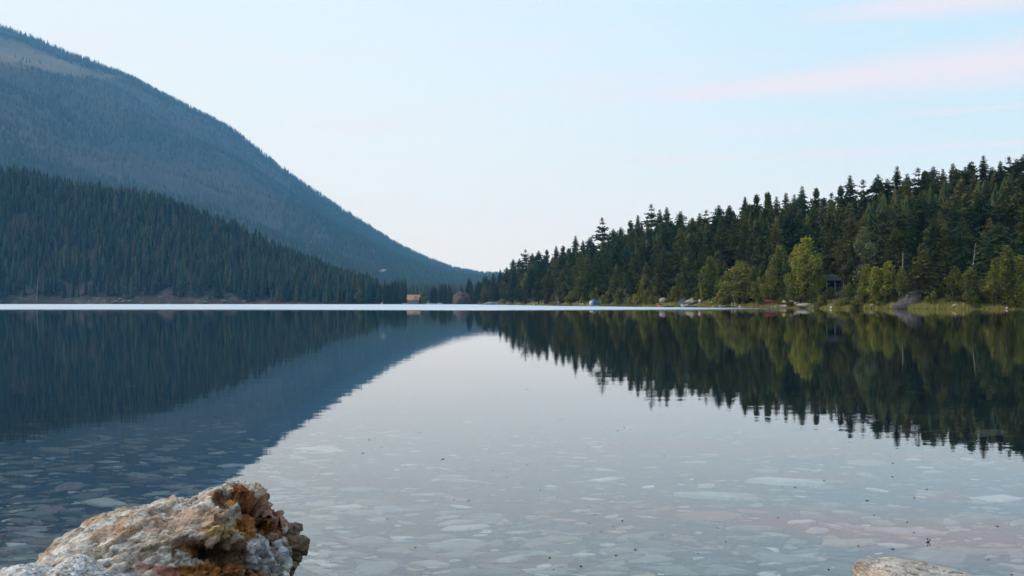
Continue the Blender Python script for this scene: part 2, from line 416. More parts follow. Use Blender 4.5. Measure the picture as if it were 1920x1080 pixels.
# water -----------------------------------------------------------
def waterf(g):
    p = worldpos(g); sp = g.n('ShaderNodeSeparateXYZ'); g.l(p, sp.inputs[0]); X, Y = sp.outputs[0], sp.outputs[1]
    n1 = g.noise(g.vmul(p, (1,1.6,1)), 1.1, 3, .55); n2 = g.noise(g.vmul(p, (1,1.5,1)), 6.0, 2, .5); n3 = g.noise(g.vmul(p,(1,1,1)), .22, 2, .5)
    h = g.m('ADD', g.m('MULTIPLY_ADD', n2, .10, n1), g.m('MULTIPLY', n3, 1.6))
    # calm mirror near the shore, a wind-ruffled patch beyond ~175 m that dies out towards the right bank
    edge = g.m('MULTIPLY_ADD', g.noise(g.vmul(p, (.3,1,1)), .05, 3, .5), 26, -13)
    m = g.step(g.m('ADD', Y, edge), 160, 290)
    m = g.m('MULTIPLY', m, g.step(g.m('DIVIDE', X, Y), .10, .27, 1, 0))
    rough = g.m('MULTIPLY_ADD', m, .50, .012)
    nb = g.n('ShaderNodeBump'); g.l(h, nb.inputs['Height']); nb.inputs['Strength'].default_value = 1.0; nb.inputs['Distance'].default_value = .0010
    gl = g.n('ShaderNodeBsdfGlossy', distribution='GGX'); g.l(rough, gl.inputs['Roughness']); g.l(nb.outputs[0], gl.inputs['Normal'])
    g.l(g.mix(m, (1,1,1), (.70,.75,.80)), gl.inputs['Color'])
    tr = g.n('ShaderNodeBsdfTransparent'); tr.inputs[0].default_value = (.92,.93,.92,1)
    fr = g.n('ShaderNodeFresnel'); fr.inputs[0].default_value = 1.37; g.l(nb.outputs[0], fr.inputs['Normal'])
    mx = g.n('ShaderNodeMixShader'); g.put(mx.inputs[0], g.m('MAXIMUM', fr.outputs[0], g.m('MULTIPLY', m, .52))); g.l(tr.outputs[0], mx.inputs[1]); g.l(gl.outputs[0], mx.inputs[2])
    g.l(mx.outputs[0], g.out.inputs['Surface'])
M['water'] = mat('lake_water', waterf)
def build_water():
    rings = np.array([0,2,6,15,40,100,250,500,1.0e9]); V = [(0,0,0)]; m = len(angs)-1
    for k in rings[1:]:
        R = np.minimum(k, shore(angs[:-1])+.3); X, Y = pol(angs[:-1], R); V += list(zip(X, Y, np.zeros(m)))
    # rings collapse onto the shore where the lake is narrow
    tri = [(0, 1+(i+1) % m, 1+i) for i in range(m)]; q = []
    for a in range(len(rings)-2):
        for i in range(m):
            j = (i+1) % m; q.append((1+a*m+i, 1+a*m+j, 1+(a+1)*m+j, 1+(a+1)*m+i))
    Va = np.array(V); q = np.array(q)
    ar = np.linalg.norm(Va[q[:,0]]-Va[q[:,3]],axis=1)+np.linalg.norm(Va[q[:,1]]-Va[q[:,2]],axis=1)
    o = mesh_np('water', Va, [np.array(tri), q[ar > .02]], M['water'], smooth=True); tag(o, kind='structure')
    me = o.data
    if me.polygons[0].normal.z < 0: me.flip_normals()
build_water()

# ------------------------------------------------------------------ trees
def diamonds(C, U, W, a, b):
    """rhombic leaf faces at C, half axes U*a and W*b"""
    n = len(C); a = np.broadcast_to(a, n)[:,None]; b = np.broadcast_to(b, n)[:,None]
    V = np.stack([C-U*a, C+W*b, C+U*a, C-W*b], 1).reshape(-1,3); Fq = np.arange(4*n).reshape(n,4)
    return V, Fq
def unit(v): return v/np.maximum(np.linalg.norm(v, axis=-1, keepdims=True), 1e-9)
def conifer_crown(rs, h, w, top=.06, base=.08, dens=1.0, gap=.0, droop=.35, power=.8, leaf=.30):
    """needle sprays along whorls of branches"""
    C, U, W, A = [], [], [], []; z = h*base
    while z < h*.995:
        f = (z/h-base)/(1-base)
        R = w*(min(1.0, (f+.12)/.25)**.5)*(min(1.0, (1-f)/power)**.85*(.82+.18*(1-f)) + .02)*rs.uniform(1-.28-top,1.22+top)
        if rs.random() > gap or f > .93:
            nb = max(4, int(rs.integers(6,9)*dens)); a0 = rs.uniform(0, 6.28)
            for k in range(nb):
                a = a0 + 6.283*k/nb + rs.normal(0,.25); L = R*rs.uniform(.55,1.18)
                ns = max(2, int(L/(leaf*.62))); s = np.linspace(.12,1,ns) + rs.normal(0,.03,ns)
                up = rs.uniform(-.05,.25) if f < .7 else rs.uniform(.1,.7)
                d = np.array([math.cos(a), math.sin(a), 0.]); sd = np.array([-math.sin(a), math.cos(a), 0.])
                c = d[None]*(s*L)[:,None]; c[:,2] = z + L*(up*s - droop*s*s)
                c += rs.normal(0,.10*leaf/.3,c.shape)
                for side in (-1, 1, 0):
                    cc = c + sd[None]*(side*leaf*.6*(1.2-s))[:,None]; cc[:,2] -= abs(side)*.05
                    C.append(cc); U.append(unit(d[None]+sd[None]*side*.9+rs.normal(0,.35,cc.shape)))
                    W.append(rs.normal(0,1,cc.shape)*[.6,.6,1.0]); A.append(np.full(len(cc), leaf*(1 if f < .75 else 1-.7*(f-.75)/.25))*rs.uniform(.7,1.3,len(cc)))
        z += rs.uniform(.26,.42)*h/16*(1.0 if f < .8 else .6)
    C = np.concatenate(C); U = np.concatenate(U); W = unit(np.concatenate(W)); A = np.concatenate(A)
    return diamonds(C, U, W, A, A*.42)
def blob_crown(rs, h, w, lobes=14, leaf=.2, n=3200, base=.18, small=False):
    """leaf faces filling several overlapping clumps"""
    pts = []
    cs = []
    for k in range(lobes):
        f = rs.uniform(0,1); zc = h*(base+.08+(.92-base-.08)*f)
        wr = w*(.75*math.sin(math.pi*min(.98,f*.78+.16))) ; a = rs.uniform(0,6.283); rr = wr*rs.uniform(.15,.85)*(1 if not small else (1.15 if f < .6 else .75))
        cs.append((rr*math.cos(a), rr*math.sin(a), zc, rs.uniform(.20,.34)*w*(1.1-.45*f) if not small else rs.uniform(.22,.40)*w*(1.15-.65*f), rs.uniform(.9,1.8) if not small else rs.uniform(1.2,2.2)))
    cs.append((0,0,h*.9,w*.22,1.8))
    vol = np.array([c[3]**2*c[4] for c in cs]); cnt = (n*vol/vol.sum()).astype(int)
    for c, m_ in zip(cs, cnt):
        d = unit(rs.normal(0,1,(m_,3))); r = rs.uniform(.45,1.05,(m_,1))**.6*(1+.25*np.sin(d[:,:1]*7+c[2])*np.cos(d[:,1:2]*6))
        p = d*r*c[3]; p[:,2] *= c[4]; pts.append(p+np.array(c[:3]))
    C = np.concatenate(pts); C = C[C[:,2] > h*.04]
    U = unit(rs.normal(0,1,C.shape)); W = unit(np.cross(U, rs.normal(0,1,C.shape))); A = rs.uniform(.6,1.3,len(C))*leaf
    return diamonds(C, U, W, A, A*.62), cs
def trunk_mesh(rs, h, r, cs=None, nb=0):
    m = MB(); k = 7; px = np.cumsum(rs.normal(0,.012*h,k)); py = np.cumsum(rs.normal(0,.012*h,k)); px[0]=py[0]=0
    m.tube([(px[i]*.5,py[i]*.5,h*i/(k-1)-(.3 if i==0 else 0)) for i in range(k)], [r*(1-.92*i/(k-1)) for i in range(k)], 7)
    if cs:
        for c in cs[:9]:
            z0 = c[2]*rs.uniform(.35,.6); m.tube([(0,0,z0),(c[0]*.5,c[1]*.5,(z0+c[2])/2),(c[0],c[1],c[2])],[r*.45,r*.28,r*.08],5)
    for i in range(nb):
        z = h*rs.uniform(.1,.9); a = rs.uniform(0,6.28); L = h*.09*(1.1-z/h); m.tube([(0,0,z),(L*math.cos(a),L*math.sin(a),z-L*.2)],[r*.2,r*.05],4)
    return m
def mesh_only(o):
    me = o.data; bpy.data.objects.remove(o); return me
KIND = {}
def reg(kind, crown, trunk, h): KIND.setdefault(kind, []).append((crown, trunk, h))
def make_kinds():
    for i in range(4):        # spires
        rs = np.random.default_rng(100+i); V, Fq = conifer_crown(rs, 16, 2.5+.25*i, power=.78, dens=1.05)
        reg('spire', mesh_only(mesh_np('crown', V, Fq, M['spruce'], link=True)), mesh_only(trunk_mesh(rs, 15.6, .2, nb=10).build('trunk', M['bark'])), 16)
    for i in range(4):        # dense, rounder columns
        rs = np.random.default_rng(200+i); V, Fq = conifer_crown(rs, 16, 2.9+.2*i, top=.08, power=.38, dens=1.1, droop=.45)
        reg('column', mesh_only(mesh_np('crown', V, Fq, M['fir'], link=True)), mesh_only(trunk_mesh(rs, 15.4, .22, nb=8).build('trunk', M['bark'])), 16)
    for i in range(3):        # open ragged tops
        rs = np.random.default_rng(300+i); V, Fq = conifer_crown(rs, 16, 2.6, top=.22, power=.45, dens=.85, gap=.38, droop=.1, leaf=.34)
        reg('open', mesh_only(mesh_np('crown', V, Fq, M['spruce'], link=True)), mesh_only(trunk_mesh(rs, 15.7, .22, nb=30).build('trunk', M['bark'])), 16)
    for i in range(3):
        rs = np.random.default_rng(400+i); V, Fq = conifer_crown(rs, 16, 2.7, top=.1, power=.6, dens=.95, droop=.4)
        reg('olive', mesh_only(mesh_np('crown', V, Fq, M['olive'], link=True)), mesh_only(trunk_mesh(rs, 15.5, .2, nb=8).build('trunk', M['bark'])), 16)
    for i in range(4):        # rounder pines built of needle clumps
        rs = np.random.default_rng(450+i); (V, Fq), cs = blob_crown(rs, 16, 2.9, 34, .24, 5200, .12, small=True)
        reg('pine', mesh_only(mesh_np('crown', V, Fq, M['pine'] if i % 2 else M['spruce'], link=True)), mesh_only(trunk_mesh(rs, 15.3, .22, cs).build('trunk', M['bark'])), 16)
    for nm, mt, seeds, bm in (('yellow','yellow',(500,501,502),'bark'),('leaf','leaf',(510,511,512),'bark'),('grey','grey_leaf',(520,521),'bark')):
        for s in seeds:
            rs = np.random.default_rng(s); (V, Fq), cs = blob_crown(rs, 10, 3.2, 26)
            reg(nm, mesh_only(mesh_np('crown', V, Fq, M[mt], link=True)), mesh_only(trunk_mesh(rs, 8.5, .14, cs).build('trunk', M[bm])), 10)
    for nm, mt, seeds in (('bush','leaf',(600,601)),('ybush','yellow',(610,611)),('brush','brownish',(620,))):
        for s in seeds:
            rs = np.random.default_rng(s); (V, Fq), cs = blob_crown(rs, 3, 1.7, 9, .14, 1500, .0)
            reg(nm, mesh_only(mesh_np('foliage', V, Fq, M[mt], link=True)), mesh_only(trunk_mesh(rs, 2.2, .05, cs).build('stem', M['bark'])), 3)
make_kinds()
def plant(kind, name, loc, h, wide=1.0, label=None, cat='tree', group=None, cr=None, parts=('trunk','crown')):
    crown, trunk, h0 = random.choice(KIND[kind]); s = h/h0
    o = empty(name, loc, random.uniform(0, 6.28)); o.scale = (s*wide, s*wide, s)
    for me, nm in ((trunk, parts[0]), (crown, parts[1])):
        c = bpy.data.objects.new(nm, me); SC.collection.objects.link(c); c.parent = o
    tag(o, label, cat, group); return o

LAND = [(700,'the dark headland spur'),(740,'the lodge with the orange roof'),(866,'the brown rocky mound'),(927,'the low grey rock outcrop'),(1000,'the small white buoy'),(1070,'the long low dock'),(1116,'the covered blue boat'),(1180,'the pale flowering scrub'),(1236,'the orange kayak'),(1279,'the tilted grey rowboat'),(1316,'the red post'),(1337,'the lime kayak'),(1370,'the swim dock'),(1450,'the red canoe'),(1510,'the pale boulders'),(1565,'the cabin porch'),(1610,'the grey-green birch clump'),(1705,'the grey brush pile'),(1792,'the white rock'),(1888,'the pink float')]
ORD = ['','second ','third ','fourth ','fifth ','sixth ','seventh ','eighth ','ninth ','tenth ','eleventh ','twelfth ','thirteenth ','fourteenth ','fifteenth ','sixteenth ','seventeenth ','eighteenth ','nineteenth ','twentieth ']
def ordn(i):
    w = ['first','second','third','fourth','fifth','sixth','seventh','eighth','ninth','tenth','eleventh','twelfth','thirteenth','fourteenth','fifteenth','sixteenth','seventeenth','eighteenth','nineteenth']
    tens = {20:'twent',30:'thirt',40:'fort',50:'fift',60:'sixt',70:'sevent',80:'eight',90:'ninet'}
    i += 1
    if i < 20: return w[i-1]
    h = ''
    if i >= 100: h = 'hundred and '; i -= 100
    if i == 0: return 'hundredth'
    if i < 20: return h+w[i-1]
    t, u = i//10*10, i % 10
    return h+(tens[t]+'ieth' if u == 0 else tens[t]+'y-'+w[u-1])
LOOK = {'pine':'round-crowned pine','spire':'spire-topped conifer','column':'dense conifer','open':'ragged conifer','olive':'olive conifer'}

trees = []      # (px, row, kind, x, y, z, h, wide)
def add_tree(px, row, kind, x, y, z, h, wide=1.0): trees.append((px, row, kind, x, y, z, h, wide))
SKYTREES = [(898,526,'column'),(912,516,'spire'),(925,512,'column'),(938,505,'spire'),(950,500,'column'),(962,485,'column'),(974,484,'column'),(985,467,'open'),(998,474,'column'),(1010,469,'column'),(1025,466,'column'),(1043,461,'spire'),(1056,459,'spire'),(1067,464,'column'),(1079,442,'spire'),(1093,451,'spire'),(1106,444,'column'),(1129,408,'open'),(1150,428,'column'),(1164,425,'column'),(1182,411,'spire'),(1196,402,'spire'),(1221,383,'open'),(1237,393,'spire'),(1250,388,'spire'),(1276,395,'column'),(1298,408,'column'),(1312,400,'spire'),(1324,394,'open'),(1348,384,'column'),(1367,386,'column'),(1397,368,'spire'),(1419,361,'column'),(1439,358,'column'),(1456,368,'olive'),(1474,361,'spire'),(1489,364,'olive'),(1504,349,'spire'),(1530,349,'spire'),(1545,368,'column'),(1559,361,'open'),(1577,344,'column'),(1594,328,'spire'),(1618,337,'open'),(1646,326,'column'),(1664,334,'column'),(1682,312,'spire'),(1701,328,'column'),(1721,315,'open'),(1735,318,'column'),(1750,311,'column'),(1768,316,'olive'),(1787,306,'spire'),(1800,318,'column'),(1821,300,'column'),(1844,292,'spire'),(1860,312,'column'),(1876,301,'spire'),(1892,294,'open'),(1906,297,'column'),(1920,288,'column'),(1940,290,'spire')]
for px, py, kd in SKYTREES:
    if (kd == 'column' and int(px) % 2) or (kd == 'spire' and int(px) % 3 == 0): kd = 'pine'
    t = th(px); r1, h1 = ridge1(t); r = float(r1)*random.uniform(.965,1.0); x, y = pol(t, r); z = ground_at(x, y)
    top = EYE+(HORIZON-py)/F*y; h = top-z; add_tree(px, 'skyline', kd, float(x), float(y), z-.2, h+.2, 1.38*max(.8, min(1.25, 15/h))*(1.0 if kd != 'open' else 1.05))
# keep the little cabins and their view lines clear: (px0, px1, nearest photo row that trees may cover)
CLEAR = [(1543,1590,522,548,.30),(1378,1395,478,489,.55),(1684,1730,550,580,.06)]
def blocked(px, topy, basey, halfw, f):
    for a, b, y0, y1, fo in CLEAR:
        if f < fo and px+halfw > a and px-halfw < b and topy < y1 and basey > y0: return True
    return False
rows = [('back', .80, 54), ('middle', .55, 54), ('lower', .30, 48), ('front', .12, 36)]
pxs = np.linspace(900,1950,600)
for rname, f0, cnt in rows:
    tt = np.array([th(p) for p in pxs]); rs_ = shore(tt); r1_ = ridge1(tt)[0]; D = rs_+(r1_-rs_)*f0
    cum = np.cumsum(D); cum /= cum[-1]
    for i in range(cnt):
        px = float(np.interp((i+.5+random.uniform(-.42,.42))/cnt, cum, pxs)); t = th(px)
        rs0 = float(shore(t)); r10 = float(ridge1(t)[0]); f = f0+random.uniform(-.09,.09); r = rs0+(r10-rs0)*f
        x, y = pol(t, r); x = float(x); y = float(y); z = ground_at(x, y)
        h = random.uniform(11.5,16.5)*(1.05 if rname != 'front' else .85)
        lim = EYE+(HORIZON-(sky_r(px)+random.uniform(6,26)))/F*y
        h = min(h, lim-z)
        if h < 4: continue
        kd = random.choices(['spire','column','open','olive','pine'], [1.6,2.6,1,3.4 if px > 1500 else 1.6,4.5])[0]
        w = random.uniform(1.25,1.7)*max(1, min(1.3, 13/h))
        tp = project(x, y, z+h)[1]; bp = project(x, y, z)[1]; hw = 2.4*w*h/16*F/y
        if blocked(px, tp, bp, hw*.8, f): continue
        add_tree(px, rname, kd, x, y, z-.2, h+.2, w)
for px, kd, h in ((1738,'pine',13),(1752,'spire',15),(1771,'olive',14),(1786,'pine',12.5),(1802,'column',14),(1850,'pine',13),(1595,'pine',11)):
    t = th(px); x, y = pol(t, float(shore(t))+14); add_tree(px, 'front', kd, float(x), float(y), ground_at(float(x), float(y))-.2, h, 1.25)
# stands on the flats between the headland and the right bank
MID = [(769,561,'spire'),(787,556,'spire'),(722,523,'spire'),(727,530,'column'),(735,526,'column'),(741,522,'column'),(747,521,'spire'),(753,524,'column'),(760,521,'spire'),(716,533,'spire'),(809,541,'spire'),(815,536,'column'),(824,533,'spire'),(829,529,'column'),(835,528,'spire'),(842,530,'spire'),(846,538,'spire'),(868,539,'spire'),(879,521,'column'),(884,523,'spire'),(891,545,'spire'),(903,527,'spire'),(908,516,'column')]
for px, py, kd in MID:
    t = th(px); r = float(shore(t))+random.uniform(8,30); x, y = pol(t, r); x=float(x); y=float(y); z = ground_at(x, y); h = EYE+(HORIZON-py)/F*y-z
    add_tree(px, 'flat', kd, x, y, z-.2, h+.2, max(.7, min(1.3, 13/h))*1.05)
from collections import defaultdict
cnt_ = defaultdict(int)
ROWTXT = {'skyline':'on the forest skyline','back':'high on the wooded bank','middle':'halfway up the wooded bank','lower':'low on the wooded bank','front':'at the foot of the wooded bank','flat':'on the flat far shore'}
trees.sort(key=lambda a: a[0])
for px, row, kd, x, y, z, h, w in trees:
    i = min(range(len(LAND)), key=lambda k: abs(LAND[k][0]-px)); key = (row, kd, i); k = cnt_[key]; cnt_[key] += 1
    lb = f"{ordn(k)} {LOOK[kd]} {ROWTXT[row]} above {LAND[i][1]}"
    plant(kd, 'conifer', (x, y, z), h, w, lb, 'conifer', 'conifers of the wooded shore')

# broadleaf trees and shrubs along the right bank: px, top row, base row, width px, kind, name, label
BR = [
 (1512,447,572,66,'yellow','tall bright yellow-green tree, biggest of the leafy trees above the pale boulders'),
 (1556,541,562,26,'bush','olive shrub growing in front of the cabin railing'),
 (1592,530,566,24,'leaf','small leafy tree touching the right end of the cabin porch'),
 (1536,475,566,30,'yellow','yellow-green tree leaning against the right side of the tallest leafy tree'),
 (1365,508,573,44,'leaf','olive leafy tree between the slender one and the broad olive one'),
 (1425,520,573,40,'leaf','low leafy tree left of the red canoe stern'),
 (1642,500,575,46,'yellow','yellow-green tree in front of the grey-green birch clump, right of the lowest bright one'),
 (1732,470,566,60,'olive','tall pale olive larch behind the brush pile'),
 (1722,520,566,40,'leaf','olive leafy tree right behind the brush pile top'),
 (1790,500,570,44,'leaf','dim olive leafy tree above the white rock'),
 (1890,500,576,44,'yellow','yellow-green tree low above the pink float'),
 (1275,512,566,34,'leaf','dim leafy tree above the grey rowboat'),
 (1210,516,566,32,'leaf','dim leafy tree on the slope above the orange kayak'),
 (1488,474,570,40,'yellow','slim yellow-green tree just left of the tallest leafy tree'),
 (1462,462,569,56,'leaf','dull green leafy tree above the red canoe'),
 (1620,430,556,62,'grey','grey-green airy tree rising behind the lake cabin'),
 (1622,497,573,50,'yellow','low bright yellow tree right of the lake cabin porch'),
 (1664,492,573,56,'yellow','yellow-green tree between the cabin and the grey brush pile'),
 (1690,500,574,30,'leaf','narrow dull green tree beside the white birch stem'),
 (1331,481,573,44,'leaf','slender green tree above the lime kayak'),
 (1388,490,573,74,'leaf','broad olive leafy tree above the swim dock'),
 (1413,500,572,34,'leaf','narrow light green tree right of the broad olive one'),
 (1443,500,571,40,'leaf','rounded dark olive tree left of the red canoe'),
 (1502,520,573,50,'leaf','bushy olive tree over the pale boulders'),
 (1765,537,562,26,'ybush','small bright bush glowing among dark trunks right of the brush pile'),
 (1886,462,575,62,'leaf','olive leafy tree above the pink float'),
 (1914,478,575,50,'yellow','yellow-green tree cut by the right edge of the photo'),
 (1862,505,576,46,'leaf','low olive tree left of the pink float'),
 (1822,500,574,46,'leaf','dull green tree around the leaning pale birch stem'),
 (1101,476,560,38,'olive','brownish olive larch left of the ragged tall conifer'),
 (1090,512,568,32,'leaf','low brownish leafy tree above the long dock'),
 (985,512,566,16,'yellow','slim yellow-green tree beside the white flagpole'),
 (1163,543,570,40,'bush','pale olive shrub right of the covered blue boat'),
 (1119,540,564,26,'ybush','pale yellow shrub directly behind the covered blue boat'),
 (1140,548,570,30,'ybush','yellowish shrub right of the covered boat bow'),
 (1070,548,570,26,'bush','olive shrub behind the middle of the long dock'),
 (1052,545,570,22,'brush','rusty brown shrub behind the left end of the long dock'),
 (1028,552,570,22,'brush','small rusty shrub between buoy and long dock'),
 (1092,556,571,18,'ybush','yellow shrub behind the white buckets on the dock'),
 (1195,556,572,32,'ybush','low yellow shrub on the pale scrub bank'),
 (1215,545,570,24,'bush','upright olive shrub left of the orange kayak'),
 (1228,540,570,24,'bush','taller olive shrub behind the orange kayak'),
 (1180,560,573,22,'ybush','tiny yellow shrub at the water left of the scrub bank'),
 (1262,545,566,30,'bush','olive shrub above the dark dock'),
 (1290,540,562,34,'bush','dark olive shrub behind the sandy mound'),
 (1352,545,570,28,'ybush','yellow-olive shrub right of the lime kayak'),
 (1310,530,562,30,'leaf','small olive tree behind the red post'),
 (1586,560,576,36,'ybush','sprawling pale yellow shrub below the cabin porch'),
 (1610,560,577,34,'ybush','grassy yellow shrub at the waterline below the low yellow tree'),
 (1645,556,577,40,'ybush','bright yellow shrub left of the grey brush pile'),
 (1660,548,572,26,'bush','dull shrub touching the left side of the brush pile'),
 (1430,552,572,24,'bush','dark shrub left of the red canoe bow'),
 (1485,556,574,22,'bush','small dark shrub between canoe and pale boulders'),
 (1540,556,575,26,'bush','olive shrub below the left cabin post'),
 (1830,556,577,34,'bush','brownish olive shrub right of the white rock'),
 (1905,552,577,34,'bush','olive shrub at the right edge under the leafy tree'),
 (676,544,569,24,'bush','round olive shrub at the foot of the dark headland'),
 (655,551,569,18,'brush','low reddish shrub left of the round olive shrub'),
 (794,545,568,20,'bush','grey-green shrub right of the lodge'),
 (866,537,553,24,'bush','light green shrub on top of the rocky mound'),
 (852,544,556,12,'ybush','pale green shrub on the left shoulder of the mound'),
 (910,552,568,16,'brush','rusty shrub above the low grey outcrop'),
 (928,545,567,14,'brush','pinkish brown bush behind the grey outcrop'),
 (945,562,571,14,'ybush','golden shrub at the right tip of the grey outcrop'),
]
for px, ty, by, wpx, kd, lb in BR:
    p = hit(px, by); h = (by-ty)*mpp(p); base_w = {'yellow':5.4,'leaf':5.4,'grey':5.4,'bush':3.2,'ybush':3.2,'brush':3.2,'olive':5.2}[kd]; h0 = KIND[kd][0][2]
    nat = base_w*h/h0; wide = max(.6, min(2.2, 1.18*wpx*mpp(p)/nat))
    shrub = kd in ('bush','ybush','brush')
    plant(kd, 'shrub' if shrub else ('larch_tree' if kd == 'olive' else 'leafy_tree'), p-Vector((0,0,.25)), h+.25, wide, lb, 'shrub' if shrub else 'tree', 'shrubs along the bank' if shrub else 'leafy trees of the right bank', parts=('stem','foliage') if shrub else ('trunk','crown'))

rs = np.random.default_rng(61); shc = defaultdict(int); SH = []
for i in range(44):
    px = 1040+ (i+rs.uniform(-.4,.4))*20.5; by = float(np.interp(px,[1040,1240,1560,1920],[569.5,571,573,574]))-rs.uniform(0,5)
    if 1684 < px < 1732 or 1095 < px < 1130 or 1265 < px < 1345 and by > 570: by -= 8
    SH.append((px, by))
for px, by in SH:
    if 1538 < px < 1596: by = 574.5
    p = hit(px, by); h = rs.uniform(12,30)*mpp(p)*(.8 if px < 1300 else (.7 if 1538 < px < 1596 else 1.15)); kd = ['bush','ybush','bush','brush'][int(rs.choice(4,p=[.42,.33,.13,.12]))]
    i = min(range(len(LAND)), key=lambda k: abs(LAND[k][0]-px)); k = shc[i]; shc[i] += 1
    plant(kd, 'shrub', p-Vector((0,0,.25)), h, rs.uniform(.9,1.5), f"{ordn(k)} background shrub from the left in the undergrowth behind {LAND[i][1]}", 'shrub', 'shrubs along the bank', parts=('stem','foliage'))

# forests read as one mass ----------------------------------------------------
def forest(name, P, Hh, Wd, cols, tiers=5, spokes=6, thin=None, seed=1):
    rs = np.random.default_rng(seed); n = len(P); m = 2*spokes+1; V = np.zeros((n, tiers*m, 3)); 
    for k in range(tiers):
        f0 = k/tiers*.92; zt = np.minimum(1.0, f0+1.75/tiers) if k < tiers-1 else 1.0
        zb = .06+f0*.94; rad = Wd*(1-f0)**.8*rs.uniform(.75,1.2,n)
        a0 = rs.uniform(0,6.28,n); V[:,k*m,:] = P + np.stack([rs.normal(0,.02,n)*Wd, rs.normal(0,.02,n)*Wd, Hh*zt],1)
        for j in range(2*spokes):
            a = a0+math.pi*j/spokes+rs.normal(0,.15,n); rr = rad*(rs.uniform(.85,1.25,n) if j % 2 == 0 else rs.uniform(.35,.6,n))
            V[:,k*m+1+j,:] = P + np.stack([rr*np.cos(a), rr*np.sin(a), Hh*(zb - (.05 if j % 2 == 0 else -.06)+rs.normal(0,.012,n))],1)
    base = []
    for k in range(tiers):
        for j in range(2*spokes): base.append((k*m, k*m+1+j, k*m+1+(j+1) % (2*spokes)))
    Fc = (np.array(base)[None]+(np.arange(n)*tiers*m)[:,None,None]).reshape(-1,3)
    C = np.repeat(cols, tiers*m, axis=0)
    o = mesh_np(name, V.reshape(-1,3), Fc, M['forest'], colors=C)
    return o
def tones(rs, n, cs, jit=.2):
    cs = np.array(cs); c = cs[rs.integers(0, len(cs), n)]; return c*rs.uniform(1-jit,1+jit,(n,1))
# left headland
rs = np.random.default_rng(21); n = 7400
px = rs.uniform(-640, 722, n); t = np.degrees(np.arctan((px-960)/F)); rsh = shore(t); r1, h1 = ridge1(t); f = rs.uniform(0.02,1.02,n)**.9; r = rsh+(r1-rsh)*f
z = height(t, r); x, y = pol(t, r); Pp = np.stack([x,y,z],1)
thinn = fbm(Pp/45, 3, 77); lowz = 1-sstep(z, 4, 34); keep = (thinn > .30+ .14*lowz*(px > 60)*(px < 470)) | (rs.random(n) < .4)
pyr = HORIZON-F*(z-EYE)/y; lim = (pyr - sky_l(px))/F*y
Hh = rs.uniform(9,22,n)*(1+.2*(rs.random(n)<.08)); Hh = np.minimum(Hh, np.maximum(lim+rs.normal(-1.5,2.6,n), 2.5)); ok = keep & (Hh > 2.6)
o = forest('headland_forest', Pp[ok]-[0,0,.3], Hh[ok], (Hh*rs.uniform(.14,.26,n)+.5)[ok], tones(rs, n, [(.015,.034,.016),(.022,.042,.016),(.036,.052,.018),(.010,.024,.014),(.046,.042,.024)], .5)[ok], 8, 6, seed=3)
tag(o, 'dense dark conifer forest covering the headland on the left shore', 'forest', kind='stuff')
# forest filling in behind the right bank
n = 1100; px = np.concatenate([rs.uniform(896, 1990, 420), rs.uniform(1985, 2700, 680)]); t = np.degrees(np.arctan((px-960)/F)); rsh = shore(t); r1, h1 = ridge1(t); r = rsh+(r1-rsh)*np.where(px < 1985, rs.uniform(.6,1.06,n), rs.uniform(.08,1.06,n))
z = height(t, r); x, y = pol(t, r); Pp = np.stack([x,y,z],1); lim = (HORIZON-(sky_r(px)+rs.uniform(12,45,n)))/F*y+EYE-z
Hh = np.minimum(rs.uniform(9,15,n), lim); ok = Hh > 3
o = forest('bank_forest', Pp[ok]-[0,0,.3], Hh[ok], (Hh*.24+.6)[ok], tones(rs, n, [(.034,.052,.016),(.042,.062,.018),(.065,.066,.022)])[ok], 9, 8, seed=5)
tag(o, 'dark conifers packed deep inside the wood behind the right shore', 'forest', kind='stuff')
# far mountain: living conifers and grey burnt snags
n = 80000; px = rs.uniform(-660, 1010, n); t = np.degrees(np.arctan((px-960)/F)); r1, h1 = ridge1(t); rb = np.maximum(2300, r1+600); r2, h2 = ridge2(t)
f = rs.uniform(-.22,1.0,n); r = np.where(f < 0, rb+(rb-r1)*f*4.0, rb+(r2-rb)*f); r = np.maximum(r, r1+30)
z = height(t, r); x, y = pol(t, r); Pp = np.stack([x,y,z],1); pyy = HORIZON-F*(z-EYE)/y
vis = (px > 560) | (pyy < sky_l(px)+20)
d = np.interp(px, [-200,0,60,120,180,240],[38,70,90,115,138,146]); w = np.interp(px,[-200,0,100,180,240],[75,62,42,14,2])
mead = (pyy > d-1) & (pyy < d+w*.8) & (px < 235)
burn = fbm(Pp/850, 4, 88)
dens = np.where(px+(pyy-300)*.3 > 560, 1.0, np.where(pyy < sky_m(px)+26, .95, np.clip((burn-.42)*5,.10,.8)))
live = rs.random(n) < dens
gone = mead & (rs.random(n) < .93)
crest = np.abs(pyy-sky_m(px)-8) < 9; live = live & (~crest | (rs.random(n) < .5)); ok = vis & live & ~gone; Hh = rs.uniform(11,20,n); Hh = np.where(crest, rs.uniform(12,27,n), Hh)
o = forest('mountain_forest', Pp[ok]-[0,0,.5], Hh[ok], (Hh*.15+.9)[ok], tones(rs, n, [(.032,.062,.052),(.040,.066,.052),(.052,.068,.058)])[ok], 3, 4, seed=7)
tag(o, 'hazy conifer forest along the ridge and foot of the far mountain', 'forest', kind='stuff')
ok = vis & ~live & ~gone; Hh = rs.uniform(12,22,n)
o = forest('burnt_forest', Pp[ok]-[0,0,.5], Hh[ok], np.full(n,1.2)[ok], tones(rs, n, [(.078,.082,.092),(.105,.102,.112),(.062,.066,.072),(.055,.070,.065)])[ok], 2, 2, seed=8)
tag(o, 'grey dead standing snags across the burnt mountain slope', 'forest', kind='stuff')
